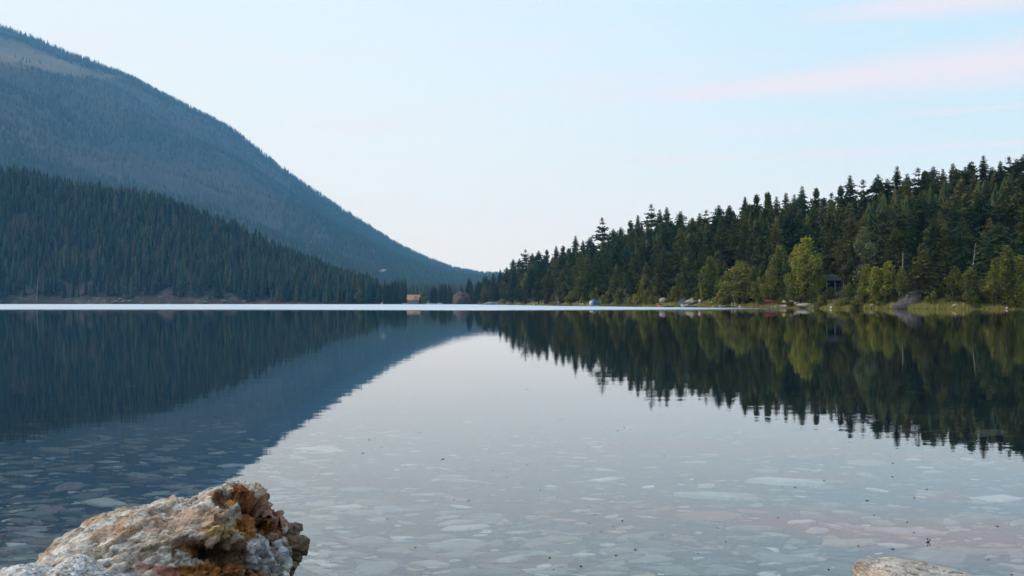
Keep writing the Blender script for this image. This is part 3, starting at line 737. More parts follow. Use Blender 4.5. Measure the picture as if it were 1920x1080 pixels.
# grass and sedge fringe
def grass_fringe():
    rs = np.random.default_rng(31); n = 9000; px = np.concatenate([rs.uniform(930,1960,n//3), rs.uniform(1320,1960,n-n//3)]); t = np.degrees(np.arctan((px-960)/F)); r = shore(t)+rs.exponential(5.0,n)-.3
    z = height(t, r); x, y = pol(t, r); Pp = np.stack([x,y,np.maximum(z,-.1)],1)
    dn = fbm(Pp/9, 3, 66); tall = np.clip((dn-.35)*3,.25,1)
    B = 5; V = []; a = rs.uniform(0,3.14,(n,B)); lean = rs.normal(0,.25,(n,B,2)); hh = rs.uniform(.35,.85,(n,B))*tall[:,None]; off = rs.normal(0,.22,(n,B,2))
    b = Pp[:,None,:]+np.concatenate([off, np.zeros((n,B,1))],2); wd = .05
    ux = np.stack([np.cos(a),np.sin(a),0*a],-1)*wd
    tip = b+np.stack([lean[...,0]*hh, lean[...,1]*hh, hh],-1)
    V = np.stack([b-ux, b+ux, tip],2).reshape(-1,3); Fc = np.arange(len(V)).reshape(-1,3)
    c = tones(rs, n*B, [(.30,.29,.06),(.36,.33,.09),(.22,.24,.05),(.30,.22,.09)])
    o = mesh_np('shore_grass', V, Fc, M['grass'], colors=np.repeat(c,3,axis=0))
    tag(o, 'yellow-green sedge and grass fringing the right shore', 'grass', kind='stuff')
grass_fringe()

# ------------------------------------------------------------------ foreground rocks
def ico(sub):
    import bmesh
    bm = bmesh.new(); bmesh.ops.create_icosphere(bm, subdivisions=sub, radius=1.0)
    V = np.array([v.co[:] for v in bm.verts]); Fc = np.array([[v.index for v in f.verts] for f in bm.faces]); bm.free(); return V, Fc
def m_rock():
    def f(g):
        at = g.n('ShaderNodeAttribute', attribute_name='tint'); p = objcoord(g)
        n = g.noise(p, 38, 6, .65); n2 = g.noise(g.vmul(p,(1,1,2.2)), 120, 4, .6); geo = g.n('ShaderNodeNewGeometry')
        c = g.mix(1.0, at.outputs[0], g.mix(g.step(n, .3, .7), (.72,.70,.68), (1.18,1.16,1.14)), 'MULTIPLY')
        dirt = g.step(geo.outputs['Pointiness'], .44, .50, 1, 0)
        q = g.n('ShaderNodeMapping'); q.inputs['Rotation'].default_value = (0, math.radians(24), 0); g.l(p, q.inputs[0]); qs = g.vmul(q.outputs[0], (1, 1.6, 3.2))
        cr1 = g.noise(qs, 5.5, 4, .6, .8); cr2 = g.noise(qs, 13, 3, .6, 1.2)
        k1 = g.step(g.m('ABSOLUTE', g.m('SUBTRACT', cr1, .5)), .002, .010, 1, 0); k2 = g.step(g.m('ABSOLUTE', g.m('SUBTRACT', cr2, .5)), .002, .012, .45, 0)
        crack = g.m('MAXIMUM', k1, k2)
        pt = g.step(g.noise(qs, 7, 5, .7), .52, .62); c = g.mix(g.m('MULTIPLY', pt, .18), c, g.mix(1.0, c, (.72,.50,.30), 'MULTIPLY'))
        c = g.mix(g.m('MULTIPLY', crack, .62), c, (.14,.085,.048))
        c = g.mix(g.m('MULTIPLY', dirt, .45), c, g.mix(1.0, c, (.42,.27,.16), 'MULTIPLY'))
        principled(g, c, .62, .35, bump(g, g.m('MULTIPLY_ADD', n2, .5, g.m('MULTIPLY_ADD', crack, -.5, n)), 1.0, .014))
    return mat('quartz_rock', f)
M['rock'] = m_rock()
MPP = 4.7/F
def s2w(px, py): return (px-960)*MPP, EYE-(py-HORIZON)*MPP
def build_main_rock():
    V, Fc = ico(8) if False else ico(7)
    cx, cz = s2w(350, 1065); cy = 4.7
    out = [(577,1008),(574,992),(548,966),(524,958),(518,935),(500,922),(477,904),(462,906),(447,909),(430,906),(410,913),(398,925),(372,938),(345,942),(308,940),(270,952),(238,962),(190,976),(165,990),(142,1010),(112,1026),(96,1046),(92,1062),(70,1080),(30,1105),(10,1170),(60,1250),(200,1290),(400,1290),(500,1200),(530,1110),(552,1075),(566,1045),(576,1020)]
    pts = np.array([s2w(a,b) for a,b in out]) - [cx,cz]
    ang = np.arctan2(pts[:,1], pts[:,0]); rad = np.hypot(pts[:,0], pts[:,1]); o = np.argsort(ang); ang = ang[o]; rad = rad[o]
    aa = np.concatenate([ang-2*np.pi, ang, ang+2*np.pi]); rr = np.tile(rad, 3)
    phi = np.arctan2(V[:,2], V[:,0]); S = np.interp(phi, aa, rr)
    rho = np.hypot(V[:,0], V[:,2]); ay = np.abs(V[:,1]); front = V[:,1] < 0
    Dp = np.where(front, .62, .34); q = 1.75
    R = ((rho/S)**q + (ay/Dp)**q)**(-1/q)
    # big broken faces on the side towards the shore
    for n_, d_ in (((-.28,-.62,.73), .34), ((.35,-.86,.30), .36), ((.80,-.55,.12), .345), ((.1,-.95,.1), .52), ((.55,-.25,.8), .345)):
        n_ = np.array(n_)/np.linalg.norm(n_); dt = V@n_; lim = np.where(dt > .05, d_/np.maximum(dt,.05), 9); R = -np.log(np.exp(-R*26)+np.exp(-lim*26))/26
    P = V*R[:,None]
    qx = (P[:,0]+cx)/MPP+960; 
    # photo position of each point, used only to put stains and breaks on the right spots of the stone
    yy = P[:,1]+cy; qx = 960+F*(P[:,0]+cx)/yy; qy = HORIZON-F*(P[:,2]+cz-EYE)/yy
    def blob(x, y, rx, ry, rot=0):
        c, s = math.cos(rot), math.sin(rot); u = ((qx-x)*c+(qy-y)*s)/rx; v = (-(qx-x)*s+(qy-y)*c)/ry
        return np.exp(-(u*u+v*v))*(P[:,1] < .15)
    # strata basis: layers climb to the right
    ca, sa = math.cos(math.radians(24)), math.sin(math.radians(24))
    def normals(P):
        fn = np.cross(P[Fc[:,1]]-P[Fc[:,0]], P[Fc[:,2]]-P[Fc[:,0]]); N = np.zeros_like(P)
        for k in range(3): np.add.at(N, Fc[:,k], fn)
        return unit(N)
    def basis(P):
        A = P[:,0]*ca+P[:,2]*sa; B = -P[:,0]*sa+P[:,2]*ca; return np.stack([A, P[:,1], B],1)
    right = sstep(qx+.5*(qy-1000), 345, 410)
    def chunk(P, sc, seed, slope, stepz):
        F1, F2, cid, off = voronoi(P*sc, seed); g_ = unit(np.stack([cid-.5, np.sin(cid*40), np.cos(cid*23)],1))
        return F1, F2, cid, (off/np.array(sc)*g_).sum(1)*slope+(cid-.5)*stepz
    # 1: big broken blocks
    N = normals(P); W = basis(P)+.05*(np.stack([fbm(P*5,2,1),fbm(P*5,2,2),fbm(P*5,2,3)],1)-.5)
    G1,G2,gid,d1 = chunk(W, (4.5,5,7), 44, .55, .05)
    P = P + N*((d1-.018*(1-sstep(G2-G1,0,.10)))*(.06+.60*right)+(fbm(P*3.0,3,5)-.5)*.05)[:,None]
    # undercut crevice and hollows
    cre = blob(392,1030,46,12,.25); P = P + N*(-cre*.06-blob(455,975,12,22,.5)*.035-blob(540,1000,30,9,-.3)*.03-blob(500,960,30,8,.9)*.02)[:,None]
    # 2: fist-sized chunks on the right, long wrinkles on the left
    N = normals(P); W = basis(P)+.035*(np.stack([fbm(P*9,3,11),fbm(P*9,3,12),fbm(P*9,3,13)],1)-.5)
    F1,F2,cid,d2 = chunk(W, (10,11,15), 4, .85, .034)
    L1,L2,lid,d2l = chunk(W, (5.5,13,30), 34, .50, .012)
    M1,M2,mid_,d3l = chunk(W, (9,26,58), 36, .75, .008)
    edge = sstep(F2-F1, 0, .09)
    wr = fbm(W*np.array([4.5,11,27]), 4, 8, ridged=True)-.6
    bl = np.clip(blob(496,1045,36,40,.9)*2.0-.25,0,1)
    tq = (qx*.93+(-qy)*.37)/15.0 + 2.2*(fbm(P*5,3,61)-.5); fr_ = tq % 1; saw = np.where(fr_ < .7, fr_/.7, (1-fr_)/.3); bid = hash3(np.floor(tq).astype(int), (qy//26).astype(int), np.zeros(len(P),int), 5)
    P = P + N*((d2*.48-.009*(1-edge))*(.03+.97*right)*(1-.85*bl)+(1-.9*right)*(.55*d2l+.5*d3l-.008*(1-sstep(L2-L1,0,.10))+wr*.022)+bl*(saw*.048+bid*.022-.025))[:,None]
    # 3: small chips and pits
    N = normals(P); W2 = basis(P)
    F1b,F2b,cidb,d3 = chunk(W2, (27,30,40), 14, .80, .009)
    F1c,F2c,cidc,d4 = chunk(W2, (60,66,95), 24, .7, .004)
    P = P + N*((d3-.003*(1-sstep(F2b-F1b,0,.12)))*(.15+.60*right)*(1-.8*bl)+d4*(.4+.8*right)+(fbm(P*50,3,21)-.5)*.004)[:,None]
    P2 = P
    # ---- colours of the stone itself
    white = np.array([.92,.89,.83]); cream = np.array([.72,.57,.38]); grey = np.array([.42,.42,.41]); rust = np.array([.42,.155,.035]); red = np.array([.50,.22,.14]); brown = np.array([.17,.085,.035]); dark = np.array([.06,.04,.025]); ochre = np.array([.46,.30,.11]); blue = np.array([.76,.75,.74])
    col = np.tile(white, (len(P),1))
    def lay_c(m, c):
        nonlocal col; m = np.clip(m,0,1)[:,None]; col = col*(1-m)+c*m
    nA = fbm(W*9, 4, 91); nB = fbm(W*22, 4, 92); nC = fbm(W*4, 3, 93)
    lay_c(sstep(nA,.45,.65)*.5, cream); lay_c(sstep(nC,.5,.62)*.4, blue)
    lay_c(sstep(nB,.56,.70)*.45, grey)
    lay_c((1-sstep(F2-F1,.0,.07))*(.10+.40*right), brown)
    lay_c((1-sstep(F2b-F1b,.0,.10))*.35*right, brown); lay_c((1-sstep(L2-L1,0,.16))*(1-right)*.75, np.array([.36,.25,.15])); lay_c((1-sstep(M2-M1,0,.12))*(1-right)*.35, np.array([.40,.30,.20])); lay_c(sstep(lid,.75,.82)*(1-right)*.6, np.array([.50,.44,.37])); lay_c((1-sstep(lid,.10,.16))*(1-right)*.6, np.array([.62,.46,.30])); lay_c(sstep(cidb,.70,.85)*.30, grey*1.1); lay_c(sstep(cidc,.6,.8)*.22, cream)
    lay_c((1-sstep(G2-G1,0,.04))*right*.45, dark*1.8)
    lay_c(sstep(cid,.72,.80)*right*.8, grey)
    lay_c(sstep(nA+.9*blob(330,975,60,12,-.2)+.5*blob(205,1000,30,8,-.5)+.6*blob(180,985,24,8,-.5), .62,.8)*.75, np.array([.55,.36,.24]))
    lay_c(sstep(nB+.25*cidb,.58,.66)*right*.55, np.array([.50,.30,.15])); lay_c(sstep(cidc,.72,.9)*right*.5, brown*1.4)
    st = lambda m, lo=.34, hi=.50: sstep(m*(.55+.9*nB), lo, hi)
    lay_c(st(1.5*blob(515,958,34,40,.9))*.8, red)
    lay_c(st(1.6*blob(438,948,40,12,.35)), rust*.85); lay_c(st(1.9*blob(460,988,19,32,.4)), rust*1.1); lay_c(st(1.4*blob(415,940,18,12)), brown)
    lay_c(st(1.4*blob(410,1000,34,10,.1)), ochre)
    lay_c(st(1.3*blob(385,1032,58,15,.25)), brown*1.3); lay_c(st(1.4*blob(360,1028,16,12)), rust); lay_c(st(1.5*blob(440,1050,46,26,.6)), np.array([.22,.13,.07]))
    lay_c(st(1.8*blob(400,1074,85,15)), rust*1.1); lay_c(st(1.3*blob(300,1068,40,8,.2)), red)
    lay_c(st(1.4*blob(556,1006,24,20,.3)), dark*4.5); lay_c(st(1.5*blob(560,1050,22,36,.4)), np.array([.20,.14,.08])); lay_c(st(1.3*blob(505,985,10,30,-.5)), rust*.7)
    lay_c(bl*sstep(saw,.25,.6)*(.35+.6*(bid>.3)), np.array([.56,.58,.60])); lay_c(bl*(1-sstep(saw,.05,.22))*.8, brown)
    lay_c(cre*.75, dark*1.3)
    lay_c(st(1.3*blob(235,1005,22,7,-.45))*.8, np.array([.45,.25,.10]))
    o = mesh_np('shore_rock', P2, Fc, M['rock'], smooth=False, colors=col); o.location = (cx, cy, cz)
    tag(o, 'big jagged white and rust-orange quartz rock standing in the shallows', 'rock'); return o
build_main_rock()
def small_rock(name, sub, loc, dims, seed, base, alt, label, strata=0.0, cat='rock', group=None, rough=1.0, sub2=None):
    V, Fc = ico(sub); rs = np.random.default_rng(seed); R = np.ones(len(V))
    for k in range(9):
        n_ = unit(rs.normal(0,1,3)*[1,1,.8]); dt = V@n_; lim = np.where(dt>.1, rs.uniform(.72,.95)/np.maximum(dt,.1), 9); R = -np.log(np.exp(-R*14)+np.exp(-lim*14))/14
    P = V*R[:,None]*np.array(dims); Q = P/max(dims)
    Qs = Q*np.array([1,1,1+strata*3])+.1*(fbm(Q*4,2,seed)[:,None]-.5)
    F1,F2,cid,off = voronoi(Qs*5, seed)
    d = (fbm(Q*3,3,seed)-.5)*.25+(cid-.5)*.10+(fbm(Q*14,4,seed+3)-.5)*.07-(1-sstep(F2-F1,0,.12))*.02
    if strata: d += (fbm(Q*np.array([3,6,34]),3,seed+8,ridged=True)-.6)*.12*strata
    P = P+V*(d*min(dims)*rough)[:,None]
    m = sstep(fbm(Q*6,4,seed+5),.42,.62)[:,None]; c = np.array(base)*(1-m)+np.array(alt)*m
    m2 = (1-sstep(F2-F1,0,.05))[:,None]*.6; c = c*(1-m2)+np.array([.12,.07,.04])*m2
    o = mesh_np(name, P, Fc, M['rock'], colors=c); o.location = loc
    tag(o, label, cat, group); return o
x, z = s2w(148,1085); x, z = (148-960)*4.15/F, EYE-(1082-HORIZON)*4.15/F
small_rock('shore_rock', 6, (x, 4.15, z), (.105,.10,.070), 31, (.78,.79,.80), (.66,.60,.50), 'rounded pale blue-white rock in front of the big rusty one')
x, z = s2w(55,1100); x, z = (48-960)*4.25/F, EYE-(1095-HORIZON)*4.25/F
small_rock('shore_rock', 6, (x, 4.25, z), (.12,.12,.065), 37, (.80,.79,.77), (.64,.60,.55), 'small white rock at the bottom left corner, left of the big rock')
x, z = s2w(1725,1110); o = small_rock('shore_rock', 7, ((1725-960)*4.45/F, 4.45, EYE-(1108-HORIZON)*4.45/F), (.315,.26,.085), 52, (.66,.58,.49), (.47,.41,.34), 'long layered beige rock with dark cracks at the bottom right', strata=1.0, rough=.8)
o.rotation_euler = (.1, .10, .15)

# ------------------------------------------------------------------ stones on the lakebed
def flat_stone_mesh(seed, k=8):
    rs = np.random.default_rng(seed); a = np.sort(rs.uniform(0,6.283,k)+np.arange(k)*.0); a = np.linspace(0,6.283,k,endpoint=False)+rs.normal(0,.24,k)
    r = rs.uniform(.62,1.1,k); asp = rs.uniform(.5,.8); X = r*np.cos(a); Y = r*np.sin(a)*asp
    top = rs.normal(0,.05,k)
    m = MB(); m.loft([[(X[i]*.9,Y[i]*.9,-.22) for i in range(k)],[(X[i],Y[i],-.02+top[i]*.3) for i in range(k)],[(X[i]*.93,Y[i]*.93,.12+top[i]*.4) for i in range(k)],[(X[i]*.55,Y[i]*.55,.17+top[i]*.5) for i in range(k)]])
    return m
def stone_mat(name, c, c2):
    def f(g):
        p = objcoord(g); oi = g.n('ShaderNodeObjectInfo'); n = g.noise(p, 3.5, 6, .7)
        h = g.n('ShaderNodeHueSaturation'); g.put(h.inputs['Value'], g.m('MULTIPLY_ADD', g.m('POWER', oi.outputs['Random'], 1.6), 1.5, .7)); g.l(g.mix(g.step(n,.3,.7), c, c2), h.inputs['Color'])
        sp = g.n('ShaderNodeSeparateXYZ'); g.l(worldpos(g), sp.inputs[0])      # deeper stones coloured darker to imitate light absorbed by the water
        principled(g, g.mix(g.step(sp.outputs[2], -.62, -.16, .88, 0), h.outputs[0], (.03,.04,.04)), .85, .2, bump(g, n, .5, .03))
    return mat(name, f)
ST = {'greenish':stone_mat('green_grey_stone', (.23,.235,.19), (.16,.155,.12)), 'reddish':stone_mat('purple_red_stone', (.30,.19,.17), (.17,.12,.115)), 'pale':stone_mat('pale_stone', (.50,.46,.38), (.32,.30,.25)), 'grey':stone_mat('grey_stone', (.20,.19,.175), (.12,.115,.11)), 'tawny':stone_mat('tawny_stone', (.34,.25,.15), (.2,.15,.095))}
def stones():
    rs = np.random.default_rng(71); protos = {k: [] for k in ST}
    for c in ST:
        for i in range(5):
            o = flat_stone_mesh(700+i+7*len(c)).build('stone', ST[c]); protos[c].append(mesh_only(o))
    def put(px, py, wpx, c, label, rot=None, thick=.16):
        # the stone is seen through flat water: lay it on the bed along the same bearing
        D = F*EYE/(py-HORIZON); k = 1.0; Y = D
        for _ in range(12):
            zb = ground_at((px-960)/F*Y, Y); Y = F*(EYE-zb)/(py-HORIZON)
        x = (px-960)/F*Y; s = wpx*Y/F/2
        o = bpy.data.objects.new('stone', protos[c][rs.integers(0,5)]); SC.collection.objects.link(o)
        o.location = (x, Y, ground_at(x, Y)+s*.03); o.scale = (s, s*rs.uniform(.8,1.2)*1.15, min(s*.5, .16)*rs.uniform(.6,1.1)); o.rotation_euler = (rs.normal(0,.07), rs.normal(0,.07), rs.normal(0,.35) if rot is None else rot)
        tag(o, label, 'stone', 'flat stones on the lakebed'); return o
    big = [(60,800,86,'tawny','long tawny slab under the dark reflection at the far left'),(1360,935,190,'pale','broad pale slab under the water right of centre'),(1470,908,180,'pale','long pale slab behind the broadest pale one'),
           (1455,1004,70,'pale','cream stone in the pinkish patch of water'),(1530,997,52,'pale','smooth cream oval stone right of the cream stone in the pink patch'),(1680,1025,80,'pale','cream wedge-shaped stone above the beige rock'),
           (1420,1013,42,'tawny','thin tan stone just left of the cream stone'),(1325,970,130,'tawny','orange-edged sliver of slab at the left end of the pink patch'),(1600,965,70,'greenish','pale greenish slab right of the broad pale ones'),
           (1870,938,110,'pale','white-topped slab near the right edge of the water'),(1820,970,110,'reddish','wide pinkish slab near the right edge'),(1620,1015,84,'reddish','flat pinkish stone between the cream ones'),
           (1700,1000,150,'pale','long pale strip of slab above the beige rock'),(1450,1058,50,'pale','white stone left of the beige rock'),(1500,1050,110,'pale','pale slab leaning on the white stone by the beige rock'),
           (675,920,84,'greenish','pale green slab right of the big rock top'),(650,953,90,'pale','thin cream slab above the right end of the big rock'),(1005,970,56,'pale','pale stone with a tan side in the middle of the bright water'),
           (1050,1012,90,'tawny','peach-coloured leaning slab in the bright water'),(1070,1050,98,'pale','thin white slab, the lowest in the bright water'),(870,1018,80,'pale','pale slab below the centre of the bright water'),
           (840,1052,70,'reddish','pinkish stone low in the bright water'),(700,1070,110,'pale','pale mottled slab right of the big rock foot'),(980,988,60,'greenish','pale greenish stone in the bright water'),
           (185,940,90,'greenish','long grey-green slab just above the big rock'),(195,975,56,'pale','pale wedge slab touching the left slope of the big rock'),(20,960,40,'greenish','pale green square stone at the left edge'),
           (10,995,44,'greenish','lower pale green stone at the left edge'),(75,983,34,'reddish','lilac banded stone left of the big rock'),(80,1018,80,'tawny','grey-brown slab left of the big rock'),(30,1030,90,'grey','dark slab at the lower left'),
           (130,915,70,'reddish','purplish stone with a pale cap left of the big rock'),(1260,1075,60,'pale','pale stone at the bottom edge left of the beige rock'),(1130,928,60,'pale','pale stone right of centre in the bright water'),(1090,905,60,'greenish','pale green stone in the middle distance of the bright water')]
    occ = [(a,b) for a,b,*_ in big]
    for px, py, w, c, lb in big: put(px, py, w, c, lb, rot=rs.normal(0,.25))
    cand = []
    n = 6000; py = HORIZON+ (np.sqrt(rs.uniform((150.)**2, 530.**2, n))); px = rs.uniform(-60,1980,n)
    for a, b in zip(px, py):
        wpx = rs.lognormal(0,.50)*(b-HORIZON)*.084; w = min(wpx, 110); cand.append((a, b, w*(b-HORIZON)**.0))
    names = list(ST); prob = [.27,.20,.16,.27,.10]
    cc = [names[rs.choice(5,p=prob)] for _ in cand]
    cand = [c for c in cand if c[0] < 640 or rs.random() < .50]
    scored = sorted(range(len(cand)), key=lambda i: -cand[i][2])
    inview = [i for i in scored if 0 < cand[i][0] < 1920 and cand[i][1] < 1078][:262]
    bands = defaultdict(list)
    for i in inview:
        a, b, w = cand[i]; band = 'nearest' if b > 1000 else ('second' if b > 930 else ('third' if b > 860 else 'farthest')); third = 'left' if a < 640 else ('middle' if a < 1280 else 'right')
        bands[(cc[i], band, third)].append(i)
    for (c, band, third), lst in bands.items():
        lst.sort(key=lambda i: cand[i][0])
        for k, i in enumerate(lst):
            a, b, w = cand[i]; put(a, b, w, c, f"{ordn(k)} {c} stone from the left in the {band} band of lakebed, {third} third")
    # the rest of the stones as one litter of slabs
    rest = [i for i in range(len(cand)) if i not in set(inview)]
    pm = {}
    for c in ST:
        for j, me in enumerate(protos[c]):
            v = np.empty(len(me.vertices)*3, np.float32); me.vertices.foreach_get('co', v); pm[(c,j)] = (v.reshape(-1,3), [tuple(p.vertices) for p in me.polygons])
    basec = {'greenish':(.22,.225,.175),'reddish':(.26,.17,.15),'pale':(.40,.385,.35),'grey':(.19,.18,.165),'tawny':(.30,.22,.13)}
    a = np.array([cand[i][0] for i in rest]); b = np.array([cand[i][1] for i in rest]); w = np.array([cand[i][2] for i in rest]); Y = F*EYE/(b-HORIZON)
    for _ in range(12):
        X = (a-960)/F*Y; zb = height(np.degrees(np.arctan2(X,Y)), np.hypot(X,Y)); Y = F*(EYE-zb)/(b-HORIZON)
    X = (a-960)/F*Y; zb = height(np.degrees(np.arctan2(X,Y)), np.hypot(X,Y)); VV=[]; QQ=[]; NN=[]; CC=[]; base=0
    for k, i in enumerate(rest):
        v, fs = pm[(cc[i], int(rs.integers(0,5)))]; s = w[k]*Y[k]/F/2; r = rs.normal(0,.5); c_, s_ = math.cos(r), math.sin(r)
        p = v*[s,s,min(s*.5,.12)]; q = np.stack([p[:,0]*c_-p[:,1]*s_, p[:,0]*s_+p[:,1]*c_, p[:,2]+p[:,0]*rs.normal(0,.08)],1)+[X[k],Y[k],zb[k]]
        VV.append(q); QQ += [tuple(t+base for t in f) for f in fs if len(f)==4]; NN += [tuple(t+base for t in f) for f in fs if len(f)!=4]; base += len(v)
        sl = float(sstep(zb[k], -.62, -.16)); CC.append(np.tile(np.array(basec[cc[i]])*(.35+2.1*rs.random()**1.7)*(.12+.88*sl)+np.array([.03,.04,.04])*(1-sl)*.8,(len(v),1)))  # rubble colour darkened with depth in place of light lost in the water
    o = mesh_np('lakebed_rubble', np.concatenate(VV), [np.array(QQ), np.array(NN)], m_tinted('rubble_stone', .85, 14, .3, .4, .02), colors=np.concatenate(CC)); tag(o, 'countless smaller flat stones littering the lakebed', 'stones', kind='stuff')
stones()

# specks floating on the water
SPECKS = [(830,861,5),(1246,855,3),(878,939,4),(851,937,4),(859,956,3),(779,1027,5),(726,973,4),(1115,965,4),(1167,977,6),(1191,1031,6),(1155,1042,6),(1089,1062,6),(1031,1046,6),(1038,1068,4),(1150,987,3),(1127,997,3),(1105,981,3),(1545,901,5),(1459,971,4),(1491,914,4),(1467,913,3),(1626,939,5),(1714,934,4),(1738,918,4),(1701,979,5),(1740,1017,8),(1870,987,5),(1892,983,3),(1714,999,4),(1610,1024,6),(1674,1030,6),(1554,1068,6),(1361,1016,4),(1241,1003,4),(1309,1038,4),(1345,990,4),(1639,966,4),(1673,894,4),(1582,855,3),(1674,869,4),(692,825,4),(680,850,4),(786,811,3),(924,882,3),(951,895,3),(988,872,3),(1013,919,3),(1158,808,3),(1171,802,3),(1049,786,3),(716,838,3),(678,731,3),(779,750,3),(988,730,3),(241,643,3),(453,659,3),(1897,1078,5),(1853,1050,4)]
def specks():
    m = MB(); m.ball((0,0,0), .5, 5, (1,.55,.5)); m.tube([(-.5,.1,0),(-.9,.35,.12)],.05,4); m.tube([(.4,-.1,0),(.85,-.4,.1)],.05,4); me = mesh_only(m.build('speck', M['speck']))
    m = MB(); m.ball((0,0,0), .45, 6, (1,.5,.5)); m.add([(0,0,.1),(-.25,.35,1.1),(.15,.3,1.2)],[(0,1,2)]); m.add([(0,0,.1),(.5,-.2,.9),(.7,-.3,.5)],[(0,1,2)]); m.tube([(0,0,-.1),(-.8,-.2,-.1)],.04,4); m.tube([(0,0,-.1),(.8,.3,-.1)],.04,4)
    fly = mesh_only(m.build('fly', M['speck']))
    S = sorted(SPECKS, key=lambda s: s[0]); cnt = defaultdict(int)
    for px, py, w in S:
        Y = F*EYE/(py-HORIZON); x = (px-960)/F*Y; big = (px, py) == (1740,1017)
        o = bpy.data.objects.new('drifting_insect' if big else 'drifting_speck', fly if big else me); SC.collection.objects.link(o)
        s = w*Y/F*.8; o.location = (x, Y, s*.12); o.scale = (s,s,s); o.rotation_euler = (0,0,random.uniform(0,6.28) if not big else 0)
        band = 'near' if py > 990 else ('middle' if py > 900 else 'far'); k = cnt[band]; cnt[band] += 1
        tag(o, 'winged insect resting on the water above the beige rock' if big else f"{ordn(k)} dark speck from the left floating in the {band} band of calm water", 'insect' if big else 'speck', None if big else 'specks floating on the water')
specks()

# ------------------------------------------------------------------ things along the shore
def hull(L, W, H, fl=.5, n=13, open_=True, sheer=.35, blunt=0.0, keel=.8):
    """boat or canoe hull along x, keel at z=0; with an inside if open"""
    def ring(t, inset=0.0, zoff=0.0):
        k = max(0.03, (1-abs(t)**2.4)); 
        if blunt and t < 0: k = max(k, 1-abs(t)*.25)
        w = W/2*k-inset; w = max(w, .01); zs = H*(1+sheer*abs(t)**3); z0 = H*keel*abs(t)**5*.5+zoff
        x = t*L/2
        return [(x, -w, zs),(x,-w*.92, z0+(zs-z0)*.5),(x,-w*.5,z0+.03*H),(x,0,z0),(x,w*.5,z0+.03*H),(x,w*.92,z0+(zs-z0)*.5),(x,w,zs)]
    m = MB(); T = [-1+2*i/(n-1) for i in range(n)]; rings = [ring(t) for t in T]
    def skin(rings, rev=False):
        vs = [p for r in rings for p in r]; fs = []
        for i in range(len(rings)-1):
            for k in range(6):
                q = (i*7+k, i*7+k+1, (i+1)*7+k+1, (i+1)*7+k); fs.append(q[::-1] if rev else q)
        m.add(vs, fs)
    skin(rings)
    e = rings[0]; m.add(e, [tuple(range(7))]); e = rings[-1]; m.add(e, [tuple(range(7))[::-1]])
    if open_:
        skin([ring(t*.97, .03, .03) for t in T], True)
        for i in range(n-1):      # gunwale
            for sd in (0, 6):
                a, b = rings[i][sd], rings[i+1][sd]; m.tube([a, b], .025, 4)
    else:
        vs = []; fs = []
        for i, r in enumerate(rings):
            zc = r[0][2]+W*.12; vs += [r[0], (r[0][0], 0, zc), r[6]]
        for i in range(n-1): fs += [(i*3,i*3+1,i*3+4,i*3+3),(i*3+1,i*3+2,i*3+5,i*3+4)]
        m.add(vs, fs)
    return m
def boat(name, loc, rz, L, W, H, mt, label, cat='boat', seats=2, upside=False, pitch=0, roll=0, kayak=False, group=None, blunt=0):
    r = empty(name, loc, rz); r.rotation_euler = (roll + (math.pi if upside else 0), pitch, rz)
    hull(L, W, H, open_=not kayak, blunt=blunt).build('hull', mt, r)
    if kayak:
        m = MB(); m.tube([(.45*math.cos(a)*1.0, .22*math.sin(a), H+W*.13) for a in [i*math.pi/6 for i in range(13)]], .03, 5); m.box(-.38,.38,-.16,.16,H+W*.09,H+W*.115); m.build('cockpit', M['dark'], r)
    elif not upside:
        for i in range(seats):
            x = L*(-.22+.44*i/max(1,seats-1)); MB().box(x-.13,x+.13,-W*.44,W*.44,H*.62,H*.68).build('seat', M['palewood'], r)
    else:
        MB().tube([(-L*.46,0,H*.04-.02),(0,0,-.03),(L*.46,0,H*.04-.02)], .03, 5).build('keel', mt, r)
    if upside: r.location.z += H
    tag(r, label, cat, group); return r
def dock(name, loc, rz, L, W, hgt, label, mt='wood', posts=4, cat='dock', post_h=.25):
    r = empty(name, loc, rz); n = max(6, int(L/.18)); m = MB()
    for i in range(n):
        x = -L/2+L*(i+.5)/n; m.box(x-L/n*.45, x+L/n*.45, -W/2, W/2, hgt-.05+random.uniform(0,.008), hgt+random.uniform(0,.01))
    m.build('deck', M[mt], r)
    m = MB(); [m.box(-L/2, L/2, y-.04, y+.04, hgt-.22, hgt-.055) for y in (-W/2+.1, 0, W/2-.1)]; m.build('frame', M['dark'], r)
    for i in range(posts):
        x = -L/2+.15+(L-.3)*i/max(1,posts-1)
        for y in (-W/2-.06, W/2+.06): MB().tube([(x,y,-.8),(x,y,hgt+post_h)], .055, 7).build('post', M['wood'], r)
    tag(r, label, cat); return r
def atw(px, py, Yoff=0.0):     # on the water surface or shoreline under that photo column
    t = th(px); r = float(shore(t))-Yoff; x, y = pol(t, r); return Vector((float(x), float(y), 0))
def px2m(px, p): return px*p.y/F

